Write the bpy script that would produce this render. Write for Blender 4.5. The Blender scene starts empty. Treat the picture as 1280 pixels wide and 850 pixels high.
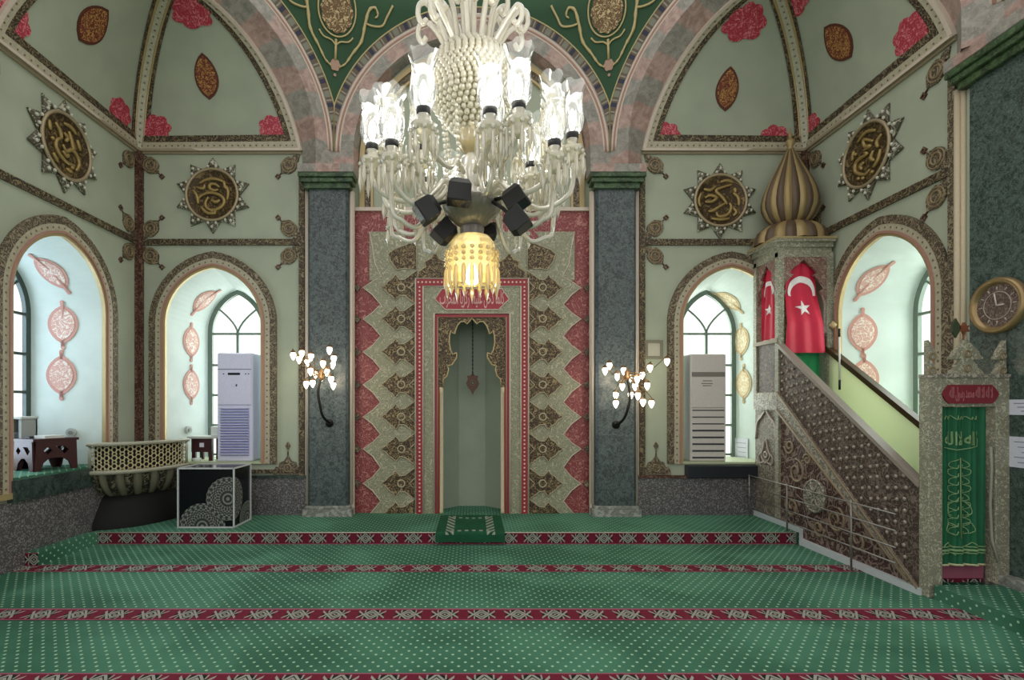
import bpy, bmesh, math, random
from mathutils import Vector as V, Matrix
from mathutils.geometry import tessellate_polygon
random.seed(7)
SC = bpy.context.scene
COL = SC.collection
PI = math.pi
sin, cos, sqrt = math.sin, math.cos, math.sqrt

# ------------------------------------------------------------------ camera, world, light, exposure
CAMD, CAMH, FPX = 7.3, 1.647, 655.0
cam = bpy.data.cameras.new('camera'); camo = bpy.data.objects.new('camera', cam); COL.objects.link(camo)
camo.location = (0, -CAMD, CAMH); camo.rotation_euler = (PI/2, 0, 0)
cam.sensor_width = 36; cam.lens = FPX/1280*36; cam.shift_x = 50/1280; cam.shift_y = 83/1280
cam.clip_start = 0.05
SC.camera = camo
wd = bpy.data.worlds.new('world'); SC.world = wd; wd.use_nodes = True
wn = wd.node_tree
bgn = wn.nodes['Background']
# overcast sky: bright beyond the windows ahead and at the sides, dimmer behind the camera
_tc = wn.nodes.new('ShaderNodeTexCoord'); _sp = wn.nodes.new('ShaderNodeSeparateXYZ'); _mr = wn.nodes.new('ShaderNodeMapRange'); _mr.interpolation_type = 'SMOOTHSTEP'
wn.links.new(_tc.outputs['Generated'], _sp.inputs[0]); wn.links.new(_sp.outputs[1], _mr.inputs[0])
_mr.inputs[1].default_value = -.75; _mr.inputs[2].default_value = .1; _mr.inputs[3].default_value = .90; _mr.inputs[4].default_value = 1.3
wn.links.new(_mr.outputs[0], bgn.inputs[1])
bgn.inputs[0].default_value = (1.0, 0.99, 0.95, 1)
SC.view_settings.view_transform = 'Standard'; SC.view_settings.look = 'None'
SC.view_settings.gamma = 1; SC.view_settings.use_curve_mapping = False
SC.view_settings.exposure = 0.1

def area_light(name, loc, target, sx, sy, power, col):
    l = bpy.data.lights.new(name, 'AREA'); l.shape = 'RECTANGLE'; l.size = sx; l.size_y = sy
    l.energy = power; l.color = col
    o = bpy.data.objects.new(name, l); COL.objects.link(o); o.location = loc
    o.rotation_euler = (V(target)-V(loc)).to_track_quat('-Z', 'Y').to_euler()
    return o
# daylight at the four windows
area_light('daylight', (-3.6, 1.0, 2.3), (-3.6, -2, 1.6), .95, 2.6, 36, (0.92, 1.0, 0.96))
area_light('daylight', (3.6, 1.0, 2.3), (3.6, -2, 1.6), .95, 2.6, 36, (0.92, 1.0, 0.92))
area_light('daylight', (-5.65, -1.35, 2.3), (-2, -1.35, 1.6), .95, 2.6, 50, (0.66, 0.80, 1.0))
area_light('daylight', (5.65, -1.35, 2.3), (2, -1.35, 1.6), .95, 2.6, 42, (0.92, 1.0, 0.92))

# ------------------------------------------------------------------ helpers
def PXX(px, Y): return (px-590)*(CAMD+Y)/FPX
def PZ(py, Y): return CAMH-(py-508)*(CAMD+Y)/FPX
def hexl(h, k=1.0):
    h = h.lstrip('#'); r = [int(h[i:i+2], 16)/255 for i in (0, 2, 4)]
    return tuple(((c/12.92) if c <= .04045 else ((c+.055)/1.055)**2.4)*k for c in r)+(1.0,)

ORG = {}
class MB:
    def __init__(s): s.v = []; s.f = []; s.uv = []; s.sm = []
    def add(s, vs, fs, uv=None, smooth=False):
        b = len(s.v); s.v += [V(p) for p in vs]
        s.uv += list(uv) if uv else [(0.0, 0.0)]*len(vs)
        s.f += [tuple(b+i for i in f) for f in fs]; s.sm += [smooth]*len(fs)
        return s
    def box(s, x0, x1, y0, y1, z0, z1):
        return s.add([(x0,y0,z0),(x1,y0,z0),(x1,y1,z0),(x0,y1,z0),(x0,y0,z1),(x1,y0,z1),(x1,y1,z1),(x0,y1,z1)],
            [(3,2,1,0),(4,5,6,7),(0,1,5,4),(1,2,6,5),(2,3,7,6),(3,0,4,7)],
            [(x0,z0),(x1,z0),(x1,z0+y1-y0),(x0,z0+y1-y0),(x0,z1),(x1,z1),(x1,z1+y1-y0),(x0,z1+y1-y0)])
    def bbox(s, c, sz, rot=None):                      # rotated box with a centre
        hx, hy, hz = sz[0]/2, sz[1]/2, sz[2]/2
        R = rot or Matrix.Identity(3)
        vs = [V(c)+R@V((a*hx, b*hy, d*hz)) for d in (-1,1) for a, b in ((-1,-1),(1,-1),(1,1),(-1,1))]
        return s.add(vs, [(3,2,1,0),(4,5,6,7),(0,1,5,4),(1,2,6,5),(2,3,7,6),(3,0,4,7)])
    def prism(s, poly, fn, d0, d1, holes=()):          # polygon in plane coordinates, extruded from depth d0 to d1
        loops = [list(poly)]+[list(h) for h in holes]
        flat = [p for l in loops for p in l]; n = len(flat)
        tris = tessellate_polygon([[V((p[0], p[1], 0)) for p in l] for l in loops])
        vs = [fn(p[0], p[1], d1) for p in flat]+[fn(p[0], p[1], d0) for p in flat]
        fs = [tuple(t) for t in tris]+[tuple(n+i for i in reversed(t)) for t in tris]
        b = 0
        for l in loops:
            m = len(l)
            for i in range(m):
                j = (i+1) % m; fs.append((b+i, b+j, n+b+j, n+b+i))
            b += m
        return s.add(vs, fs, [tuple(p[:2]) for p in flat]*2)
    def sheet(s, poly, fn, d, holes=()):
        loops = [list(poly)]+[list(h) for h in holes]
        flat = [p for l in loops for p in l]
        tris = tessellate_polygon([[V((p[0], p[1], 0)) for p in l] for l in loops])
        return s.add([fn(p[0], p[1], d) for p in flat], [tuple(t) for t in tris], [tuple(p[:2]) for p in flat])
    def tube(s, path, r, n=8, closed=False, smooth=True):
        path = [V(p) for p in path]; m = len(path)
        rs = r if isinstance(r, (list, tuple)) else [r]*m
        vs = []; prev = None; L = 0; uv = []
        for i, p in enumerate(path):
            if closed: t = path[(i+1) % m]-path[i-1]
            else: t = path[min(i+1, m-1)]-path[max(i-1, 0)]
            if t.length < 1e-9: t = V((0,0,1))
            t.normalize()
            if prev is None:
                a = V((0,0,1)) if abs(t.z) < .9 else V((1,0,0))
                nn = t.cross(a).normalized()
            else:
                nn = prev-t*prev.dot(t)
                nn = nn.normalized() if nn.length > 1e-6 else t.orthogonal().normalized()
            prev = nn; bn = t.cross(nn)
            if i: L += (p-path[i-1]).length
            for k in range(n):
                a = 2*PI*k/n
                vs.append(p+(nn*cos(a)+bn*sin(a))*rs[i]); uv.append((L, k/n))
        fs = []
        for i in range(m if closed else m-1):
            j = (i+1) % m
            for k in range(n):
                l = (k+1) % n; fs.append((i*n+k, i*n+l, j*n+l, j*n+k))
        if not closed:
            fs.append(tuple(reversed(range(n)))); fs.append(tuple((m-1)*n+k for k in range(n)))
        return s.add(vs, fs, uv, smooth)
    def lathe(s, prof, c, n=24, R=None, lobes=0, amp=0.0, a0=0, a1=2*PI, sx=1, sy=1, smooth=True):
        full = abs(a1-a0-2*PI) < 1e-6; m = n if full else n+1
        vs = []; fs = []; uv = []
        for (r, z) in prof:
            for k in range(m):
                a = a0+(a1-a0)*k/n
                rr = r*(1-amp+amp*abs(cos(lobes*a/2))) if lobes else r
                p = V((rr*cos(a)*sx, rr*sin(a)*sy, z))
                if R: p = R@p
                vs.append(V(c)+p); uv.append((a, z))
        for i in range(len(prof)-1):
            for k in range(n):
                l = (k+1) % m; fs.append((i*m+k, i*m+l, (i+1)*m+l, (i+1)*m+k))
        if full:
            if prof[0][0] > 1e-5: fs.append(tuple(reversed(range(m))))
            if prof[-1][0] > 1e-5: fs.append(tuple((len(prof)-1)*m+k for k in range(m)))
        return s.add(vs, fs, uv, smooth)
    def ball(s, c, r, n=8, sc=(1,1,1)):
        h = n//2; prof = [(max(r*sin(PI*i/h), 1e-6 if i in (0,h) else 0), -r*cos(PI*i/h)) for i in range(h+1)]
        vs = []; fs = []
        for (q, z) in prof:
            for k in range(n):
                a = 2*PI*k/n; vs.append((c[0]+q*cos(a)*sc[0], c[1]+q*sin(a)*sc[1], c[2]+z*sc[2]))
        for i in range(h):
            for k in range(n):
                l = (k+1) % n; fs.append((i*n+k, i*n+l, (i+1)*n+l, (i+1)*n+k))
        return s.add(vs, fs, None, True)
    def grid(s, fn, nu, nv, uvf=None, smooth=True):
        vs = []; fs = []; uv = []
        for j in range(nv+1):
            for i in range(nu+1):
                u, w = i/nu, j/nv; vs.append(fn(u, w)); uv.append(uvf(u, w) if uvf else (u, w))
        for j in range(nv):
            for i in range(nu):
                a = j*(nu+1)+i; fs.append((a, a+1, a+nu+2, a+nu+1))
        return s.add(vs, fs, uv, smooth)
    def strip(s, A, B, lift=None, h=0.0, smooth=False):     # ribbon between point rows A and B, thickened by h along lift(i)
        m = len(A); L = [0.0]
        for i in range(1, m): L.append(L[-1]+((A[i]-A[i-1]).length+(B[i]-B[i-1]).length)/2)
        if not h:
            return s.add(list(A)+list(B), [(i, i+1, m+i+1, m+i) for i in range(m-1)],
                [(L[i], 0) for i in range(m)]+[(L[i], (A[i]-B[i]).length) for i in range(m)], smooth)
        vs = []; uv = []
        for i in range(m):
            n = lift(i) if callable(lift) else V(lift); w = (A[i]-B[i]).length
            vs += [A[i], A[i]+n*h, B[i]+n*h, B[i]]; uv += [(L[i], 0), (L[i], 0), (L[i], w), (L[i], w)]
        fs = []
        for i in range(m-1):
            a, b = 4*i, 4*i+4
            fs += [(a, b, b+1, a+1), (a+1, b+1, b+2, a+2), (a+2, b+2, b+3, a+3), (a+3, b+3, b, a)]
        fs += [(0,1,2,3), (4*m-1, 4*m-2, 4*m-3, 4*m-4)]
        return s.add(vs, fs, uv, smooth)
    def build(s, name, mat, parent=None, kind=None, bevel=0):
        me = bpy.data.meshes.new(name)
        if parent is not None: org = ORG[parent.name]
        elif kind == 'structure': org = V((0,0,0))
        else:
            xs = [p.x for p in s.v]; ys = [p.y for p in s.v]; zs = [p.z for p in s.v]
            org = V(((min(xs)+max(xs))/2, (min(ys)+max(ys))/2, min(zs)))
        me.from_pydata([p-org for p in s.v], [], s.f)
        ul = me.uv_layers.new(name='UVMap')
        li = [0]*len(me.loops); me.loops.foreach_get('vertex_index', li)
        fl = []
        for i in li: fl += s.uv[i]
        ul.data.foreach_set('uv', fl)
        me.polygons.foreach_set('use_smooth', s.sm)
        me.materials.append(mat)
        bm = bmesh.new(); bm.from_mesh(me); bmesh.ops.recalc_face_normals(bm, faces=bm.faces); bm.to_mesh(me); bm.free()
        o = bpy.data.objects.new(name, me); COL.objects.link(o)
        ORG[o.name] = org
        if parent is not None: o.parent = parent
        else: o.location = org
        if kind: o['kind'] = kind
        if bevel:
            md = o.modifiers.new('bevel', 'BEVEL'); md.width = bevel; md.segments = 2; md.limit_method = 'ANGLE'; md.angle_limit = .6
        return o

def thing(name, label, cat, loc, group=None):
    o = bpy.data.objects.new(name, None); COL.objects.link(o); o.location = loc; o.empty_display_size = .1
    ORG[o.name] = V(loc); o['label'] = label; o['category'] = cat
    if group: o['group'] = group
    return o
def ren(o, n):
    org = ORG[o.name]; o.name = n; ORG[o.name] = org
    return o
def tag(o, label, cat, group=None):
    o['label'] = label; o['category'] = cat
    if group: o['group'] = group
    return o
def S(mb, name, mat, parent=None): return mb.build(name, mat, parent, None if parent else 'structure')

def fnY(Y): return lambda a, b, d: V((a, Y-d, b))               # plane facing the camera: a = x, b = z
def fnL(X): return lambda a, b, d: V((X+d, a, b))               # plane facing +x: a = y
def fnR(X): return lambda a, b, d: V((X-d, a, b))               # plane facing -x: a = y
def fnZ(Z): return lambda a, b, d: V((a, b, Z+d))
def offset(pts, d, closed=False):
    m = len(pts); out = []
    for i in range(m):
        if closed: a, b, c = pts[i-1], pts[i], pts[(i+1) % m]
        else: a, b, c = pts[max(i-1, 0)], pts[i], pts[min(i+1, m-1)]
        n1 = V((-(b[1]-a[1]), b[0]-a[0])); n2 = V((-(c[1]-b[1]), c[0]-b[0]))
        if n1.length < 1e-9: n1 = n2
        if n2.length < 1e-9: n2 = n1
        n1 = n1.normalized(); n2 = n2.normalized(); n = n1+n2
        n = n.normalized() if n.length > 1e-6 else n1
        k = d/max(n.dot(n1), .4)
        out.append((b[0]+n[0]*k, b[1]+n[1]*k))
    return out
def band(mb, pts, a, b, fn, d0, h, closed=False):                # moulding between two offsets of a line
    if closed: pts = list(pts)
    A = offset(pts, a, closed); B = offset(pts, b, closed)
    if closed: A.append(A[0]); B.append(B[0])
    n = (fn(0, 0, 1)-fn(0, 0, 0))
    return mb.strip([fn(p[0], p[1], d0) for p in A], [fn(p[0], p[1], d0) for p in B], n, h)
def arch(cx, w, z0, zs, za, n=14):
    h = za-zs; R = (w*w+h*h)/(2*w)
    out = [(cx-w, z0), (cx-w, z0+(zs-z0)*.5)]
    am = math.asin(min(1, h/R)) if R-w <= 0 or True else 0
    am = math.acos((R-w)/R)
    for i in range(n+1):
        t = am*i/n; out.append((cx-w+R-R*cos(t), zs+R*sin(t)))
    return out+[(2*cx-p[0], p[1]) for p in reversed(out[:-1])]
def rect(x0, x1, z0, z1): return [(x0, z0), (x1, z0), (x1, z1), (x0, z1)]
def spline(pts, k=4, closed=False):
    out = []; m = len(pts); P = [V(p) for p in pts]
    for i in range(m if closed else m-1):
        p0 = P[i-1] if (i or closed) else P[0]; p1 = P[i]; p2 = P[(i+1) % m]; p3 = P[(i+2) % m] if (i+2 < m or closed) else P[-1]
        for j in range(k):
            t = j/k
            out.append(.5*((2*p1)+(p2-p0)*t+(2*p0-5*p1+4*p2-p3)*t*t+(3*p1-p0-3*p2+p3)*t**3))
    if not closed: out.append(P[-1])
    return out
def circ(cx, cz, r, n=32, rz=None): return [(cx+r*cos(2*PI*i/n), cz+(rz or r)*sin(2*PI*i/n)) for i in range(n)]
def leaf(w, h, n=10):                                            # pointed oval, w half width, h half height
    out = []
    for sg in (1, -1):
        for i in range(n):
            t = i/n; z = -h+2*h*t; out.append((sg*w*(1-(z/h)**2)**.8, sg*z))
    return out
def lobed(r, k, amp, n=48, ph=0): return [((r*(1-amp+amp*abs(cos(k*(a+ph)/2))))*cos(a), (r*(1-amp+amp*abs(cos(k*(a+ph)/2))))*sin(a)) for a in [2*PI*i/n for i in range(n)]]

def on_surface(mb, Sf, u0, v0, poly, lift, rot=0, rings=4, toward=V((0, -4.65, 2.5)), thick=.006):
    e = 1e-3; P = Sf(u0, v0)
    Su = (Sf(u0+e, v0)-Sf(u0-e, v0))/(2*e); Sv = (Sf(u0, v0+e)-Sf(u0, v0-e))/(2*e)
    n = Su.cross(Sv).normalized()
    if n.dot(toward-P) < 0: n = -n
    T2 = V((0,0,1))-n*n.z
    T2.normalize(); T1 = T2.cross(n)
    a, b, c = Su.dot(Su), Su.dot(Sv), Sv.dot(Sv); det = a*c-b*b
    def mp(x, y, l):
        x, y = x*cos(rot)-y*sin(rot), x*sin(rot)+y*cos(rot)
        D = T1*x+T2*y; p, q = D.dot(Su), D.dot(Sv)
        return Sf(u0+(p*c-q*b)/det, v0+(a*q-b*p)/det)+n*l
    m = len(poly); vs = [mp(0, 0, lift+thick)]; fs = []; uv = [(0, 0)]
    for k in range(1, rings+1):
        for (x, y) in poly:
            vs.append(mp(x*k/rings, y*k/rings, lift+thick)); uv.append((x*k/rings, y*k/rings))
    for (x, y) in poly: vs.append(mp(x, y, lift-thick*2)); uv.append((x, y))
    for i in range(m): fs.append((0, 1+i, 1+(i+1) % m))
    for k in range(rings):
        for i in range(m):
            j = (i+1) % m; fs.append((1+k*m+i, 1+k*m+j, 1+(k+1)*m+j, 1+(k+1)*m+i))
    mb.add(vs, fs, uv)
    return mp
def find(Sf, px, py, N=60, lo=(0, 0), hi=(1, 1)):                # surface parameters of the spot seen at a pixel of the photograph
    best = None
    u0, u1, v0, v1 = lo[0], hi[0], lo[1], hi[1]
    for it in range(3):
        for i in range(N+1):
            for j in range(N+1):
                u = u0+(u1-u0)*i/N; w = v0+(v1-v0)*j/N; p = Sf(u, w); d = p.y+CAMD
                if d < .3: continue
                e = (590+p.x*FPX/d-px)**2+(508-(p.z-CAMH)*FPX/d-py)**2
                if best is None or e < best[0]: best = (e, u, w)
        du, dv = (u1-u0)/N*2, (v1-v0)/N*2; N = 12
        u0, u1, v0, v1 = best[1]-du, best[1]+du, best[2]-dv, best[2]+dv
    return best[1], best[2]

AF = {'ا':(0xFE8D,2),'ب':(0xFE8F,4),'ح':(0xFEA1,4),'خ':(0xFEA5,4),'د':(0xFEA9,2),'ر':(0xFEAD,2),'ز':(0xFEAF,2),'س':(0xFEB1,4),'ع':(0xFEC9,4),
      'ك':(0xFED9,4),'ل':(0xFEDD,4),'م':(0xFEE1,4),'ه':(0xFEE9,4),'و':(0xFEED,2),'ي':(0xFEF1,4),'L':(0xFEFB,2)}
def shape_ar(t):
    t = t.replace('لا', 'L'); out = ''
    for wdd in t.split(' '):
        w = ''
        for i, c in enumerate(wdd):
            b, n = AF[c]; pj = i > 0 and AF[wdd[i-1]][1] == 4; nj = n == 4 and i < len(wdd)-1
            w += chr(b+(3 if pj and nj else 2 if nj else 1 if pj else 0))
        out += w+' '
    return out.strip()[::-1]
def text_mb(t, fn, x0, x1, z0, z1, d, ex=.004):
    c = bpy.data.curves.new('t', 'FONT'); c.body = shape_ar(t); c.extrude = .02; c.resolution_u = 2; c.offset = .012
    o = bpy.data.objects.new('t', c); COL.objects.link(o)
    bpy.context.view_layer.update()
    me = bpy.data.meshes.new_from_object(o.evaluated_get(bpy.context.evaluated_depsgraph_get()))
    X = [v.co.x for v in me.vertices]; Y = [v.co.y for v in me.vertices]
    ax, bx, ay, by = min(X), max(X), min(Y), max(Y)
    mb = MB()
    mb.add([fn(x0+(v.co.x-ax)/(bx-ax)*(x1-x0), z0+(v.co.y-ay)/(by-ay)*(z1-z0), d+(ex if v.co.z > 0 else 0)) for v in me.vertices], [tuple(p.vertices) for p in me.polygons])
    bpy.data.objects.remove(o); bpy.data.curves.remove(c); bpy.data.meshes.remove(me)
    return mb

# ------------------------------------------------------------------ materials
class NT:
    def __init__(s, name):
        s.m = bpy.data.materials.new(name); s.m.use_nodes = True; s.t = s.m.node_tree
        s.b = s.t.nodes['Principled BSDF']; s.out = s.t.nodes['Material Output']
    def n(s, typ, props=None, **inp):
        nd = s.t.nodes.new(typ)
        for k, v in (props or {}).items(): setattr(nd, k, v)
        for k, v in inp.items():
            kk = int(k[1:]) if k[0] == 'i' and k[1:].isdigit() else k
            s.set(nd.inputs[kk], v)
        return nd
    def set(s, sock, v):
        if isinstance(v, bpy.types.NodeSocket): s.t.links.new(v, sock)
        else: sock.default_value = v
    def m_(s, op, a, b=0.0, c=None):
        nd = s.t.nodes.new('ShaderNodeMath'); nd.operation = op; s.set(nd.inputs[0], a); s.set(nd.inputs[1], b)
        if c is not None: s.set(nd.inputs[2], c)
        return nd.outputs[0]
    def mix(s, f, a, b):
        nd = s.t.nodes.new('ShaderNodeMix'); nd.data_type = 'RGBA'
        s.set(nd.inputs[0], f); s.set(nd.inputs[6], a); s.set(nd.inputs[7], b); return nd.outputs[2]
    def ramp(s, f, lo, hi):
        nd = s.t.nodes.new('ShaderNodeMapRange'); nd.interpolation_type = 'SMOOTHSTEP'
        s.set(nd.inputs[0], f); nd.inputs[1].default_value = lo; nd.inputs[2].default_value = hi; return nd.outputs[0]
    def obj(s): return s.n('ShaderNodeTexCoord').outputs['Object']
    def uv(s):
        sp = s.n('ShaderNodeSeparateXYZ'); s.t.links.new(s.n('ShaderNodeTexCoord').outputs['UV'], sp.inputs[0]); return sp.outputs[0], sp.outputs[1]
    def xyz(s):
        sp = s.n('ShaderNodeSeparateXYZ'); s.t.links.new(s.n('ShaderNodeNewGeometry').outputs['Position'], sp.inputs[0]); return sp.outputs
    def noise(s, sc, det=3, dist=0.0, vec=None):
        nd = s.n('ShaderNodeTexNoise'); nd.inputs['Scale'].default_value = sc; nd.inputs['Detail'].default_value = det; nd.inputs['Distortion'].default_value = dist
        s.t.links.new(vec or s.obj(), nd.inputs['Vector']); return nd.outputs[0]
    def vor(s, sc, feat='F1', out='Distance', vec=None):
        nd = s.n('ShaderNodeTexVoronoi', {'feature': feat}); nd.inputs['Scale'].default_value = sc
        s.t.links.new(vec or s.obj(), nd.inputs['Vector']); return nd.outputs[out]
    def fin(s, col, rough=.6, metal=0.0, bump=None, bs=.3, bd=.01, spec=None):
        s.set(s.b.inputs['Base Color'], col); s.set(s.b.inputs['Roughness'], rough); s.b.inputs['Metallic'].default_value = metal
        if spec is not None: s.b.inputs['Specular IOR Level'].default_value = spec
        if bump is not None:
            nd = s.n('ShaderNodeBump'); nd.inputs['Strength'].default_value = bs; nd.inputs['Distance'].default_value = bd
            s.t.links.new(bump, nd.inputs['Height']); s.t.links.new(nd.outputs[0], s.b.inputs['Normal'])
        return s.m
def paint(name, h, rough=.6, var=.10, metal=0.0, spec=None):
    t = NT(name); c = hexl(h); n = t.noise(2.5, 4); n2 = t.noise(60, 2)
    c2 = tuple(x*(1-var) for x in c[:3])+(1,)
    return t.fin(t.mix(t.ramp(n, .3, .7), c2, c), rough, metal, n2, .08, .004, spec)
def filigree(name, bg, fg, sc=7, k=5, w=.5, metal=0.0, rough=.5, bs=.5, dots=True, third=None):
    t = NT(name); o = t.obj()
    n = t.noise(sc, 1.2, .9, o)
    fr = t.m_('ABSOLUTE', t.m_('SUBTRACT', t.m_('FRACT', t.m_('MULTIPLY', n, float(k))), .5))
    ln = t.m_('SUBTRACT', 1.0, t.ramp(fr, w*.22, w*.46))
    if dots:
        v = t.vor(sc*4.2, vec=o); ln = t.m_('MAXIMUM', ln, t.m_('SUBTRACT', 1.0, t.ramp(v, .18, .32)))
    base = hexl(bg)
    if third: base = t.mix(t.ramp(t.vor(sc*1.3, vec=o), .25, .5), hexl(third), hexl(bg))
    return t.fin(t.mix(ln, base, hexl(fg)), rough, metal, ln, bs, .012)
def dotband(name, bg, dot, per, w, r, edge=None, rough=.5):
    t = NT(name); u, v = t.uv()
    x = t.m_('MULTIPLY', t.m_('SUBTRACT', t.m_('FRACT', t.m_('DIVIDE', u, per)), .5), per); y = t.m_('SUBTRACT', v, w/2)
    d = t.m_('SQRT', t.m_('ADD', t.m_('MULTIPLY', x, x), t.m_('MULTIPLY', y, y)))
    ma = t.m_('SUBTRACT', 1.0, t.ramp(d, r*.8, r*1.15))
    n = t.noise(30, 3); base = t.mix(t.ramp(n, .35, .65), tuple(c*.85 for c in hexl(bg)[:3])+(1,), hexl(bg))
    if edge: base = t.mix(t.ramp(t.m_('ABSOLUTE', y), w*.38, w*.42), base, hexl(edge))
    return t.fin(t.mix(ma, base, hexl(dot)), rough, 0, ma, .5, .01)
def granite(name, a, b, c, sc=60, rough=.35):
    t = NT(name); o = t.obj(); n = t.noise(sc, 3, 0, o); v = t.vor(sc*.9, out='Color', vec=o)
    sp = t.n('ShaderNodeSeparateColor'); t.t.links.new(v, sp.inputs[0])
    col = t.mix(t.ramp(n, .4, .62), hexl(a), hexl(b)); col = t.mix(t.ramp(sp.outputs[0], .72, .8), col, hexl(c))
    return t.fin(col, rough)
def marble(name, a, b, c, sc=9, rough=.3):
    t = NT(name); o = t.obj(); n = t.noise(sc, 5, 1.6, o); n2 = t.noise(sc*2.6, 4, 1.0, o)
    col = t.mix(t.ramp(n, .38, .6), hexl(a), hexl(b))
    ln = t.m_('SUBTRACT', 1.0, t.ramp(t.m_('ABSOLUTE', t.m_('SUBTRACT', n2, .5)), .0, .05))
    return t.fin(t.mix(t.m_('MULTIPLY', ln, .55), col, hexl(c)), rough)
def plain(name, h, rough=.5, metal=0.0, spec=None):
    t = NT(name); n = t.noise(40, 2); c = hexl(h)
    return t.fin(t.mix(n, tuple(x*.9 for x in c[:3])+(1,), tuple(min(1, x*1.08) for x in c[:3])+(1,)), rough, metal, None, spec=spec)
def emit(name, col, st):
    t = NT(name); e = t.n('ShaderNodeEmission'); e.inputs[0].default_value = col; e.inputs[1].default_value = st
    t.t.links.new(e.outputs[0], t.out.inputs[0]); return t.m
def clearglass(name, tint, transp=.6, diff=.2, rough=.05, fres=.35):
    t = NT(name)
    tr = t.n('ShaderNodeBsdfTransparent'); tr.inputs[0].default_value = tint
    gl = t.n('ShaderNodeBsdfGlossy'); gl.inputs[0].default_value = (1,1,1,1); gl.inputs[1].default_value = rough
    tl = t.n('ShaderNodeBsdfTranslucent'); tl.inputs[0].default_value = tint
    df = t.n('ShaderNodeBsdfDiffuse'); df.inputs[0].default_value = tint
    a = t.n('ShaderNodeMixShader'); a.inputs[0].default_value = .5; t.t.links.new(tl.outputs[0], a.inputs[1]); t.t.links.new(df.outputs[0], a.inputs[2])
    b = t.n('ShaderNodeMixShader'); b.inputs[0].default_value = diff/(diff+transp) if diff else 0; t.t.links.new(tr.outputs[0], b.inputs[1]); t.t.links.new(a.outputs[0], b.inputs[2])
    lw = t.n('ShaderNodeLayerWeight'); lw.inputs[0].default_value = fres
    f = t.m_('MULTIPLY_ADD', lw.outputs['Fresnel'], .85, max(0, 1-transp-diff)*.6)
    c = t.n('ShaderNodeMixShader'); t.t.links.new(f, c.inputs[0]); t.t.links.new(b.outputs[0], c.inputs[1]); t.t.links.new(gl.outputs[0], c.inputs[2])
    t.t.links.new(c.outputs[0], t.out.inputs[0]); return t.m

WALL = paint('sage_paint', '#abb29d', .7)
VAULT = paint('vault_paint', '#a8b09b', .7)
REVEAL = paint('reveal_paint', '#dde9e4', .6)
NICHE = paint('niche_paint', '#98a392', .5)
RELIEF = filigree('gold_relief', '#40342a', '#887a5b', 13, 5, .5, .2, .5, .8)
RELIEF2 = filigree('antique_relief', '#54473a', '#978a70', 14, 5, .5, .15, .5, .7)
CREAM = dotband('cream_dotted_moulding', '#b7af97', '#6d6248', .085, .07, .012, rough=.5)
CREAMR = dotband('cream_rib_moulding', '#b6b49c', '#77705c', .085, .11, .013, rough=.5)
GOLD = plain('pale_gold', '#b9a478', .4, .35)
WHITEM = plain('pinkish_white_moulding', '#cfc0b0', .45)
PINKM = plain('dusty_pink_moulding', '#a97f70', .5)
DARKTRIM = filigree('dark_brown_band', '#48281f', '#7d6350', 16, 4, .45, .1, .5, .6)
COLM = marble('green_grey_marble', '#2b3336', '#4c5757', '#7f8a87', 13, .28)
COLR = marble('deep_green_marble', '#26332f', '#445550', '#7d8d84', 14, .3)
CAPG = marble('moss_green_stone', '#22331f', '#3f5a38', '#6b7f58', 6, .4)
STONE = granite('grey_base_stone', '#74776f', '#8f918a', '#a3a49c', 30, .5)
DADO = granite('speckled_granite', '#454344', '#625f61', '#8a8687', 95, .4)
DARKMARB = marble('dark_sill_marble', '#26302d', '#3b4743', '#5a6a62', 9, .3)
CORN = plain('grey_gold_cornice', '#a2957c', .45, .1)
PEND = paint('deep_green_paint', '#1d4a26', .6, .15)
GFIL = filigree('gilded_scrollwork', '#6b5132', '#c9b184', 16, 4, .5, .25, .45, .8)
GLINE = plain('gilded_line', '#bfae7c', .45, .2)
REDF = filigree('rose_red_flower', '#a92f42', '#d77a80', 14, 4, .35, 0, .6, .3)
LEAFM = filigree('russet_leaf', '#6e2a20', '#b98d4a', 22, 4, .5, 0, .5, .4)
LEAFE = plain('dark_russet_edge', '#5a2a1c', .5)
MOTP = filigree('pink_reveal_motif', '#d8a99c', '#f0e2d8', 16, 3, .35, 0, .6, .1)
MOTPE = plain('pink_motif_edge', '#cf9a8e', .6)
MOTT = filigree('tan_reveal_motif', '#d9bf94', '#f3ead2', 16, 3, .35, 0, .6, .1)
MOTTE = plain('tan_motif_edge', '#cdb387', .6)
TILER = filigree('red_tile_relief', '#873c3e', '#b67a73', 12, 5, .38, 0, .45, .6, dots=False)
TILEG = filigree('grey_green_tile_relief', '#8f8f76', '#bab59a', 14, 5, .4, 0, .45, .6, third='#8b8c76')
TILEB = filigree('brown_gold_tile_relief', '#3f2e20', '#9a8661', 15, 5, .5, .1, .45, .8)
REDB = dotband('red_beaded_band', '#9c2a33', '#e6c9b8', .055, .09, .013, rough=.45)
REDP = plain('red_panel', '#a3323c', .5)
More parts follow.
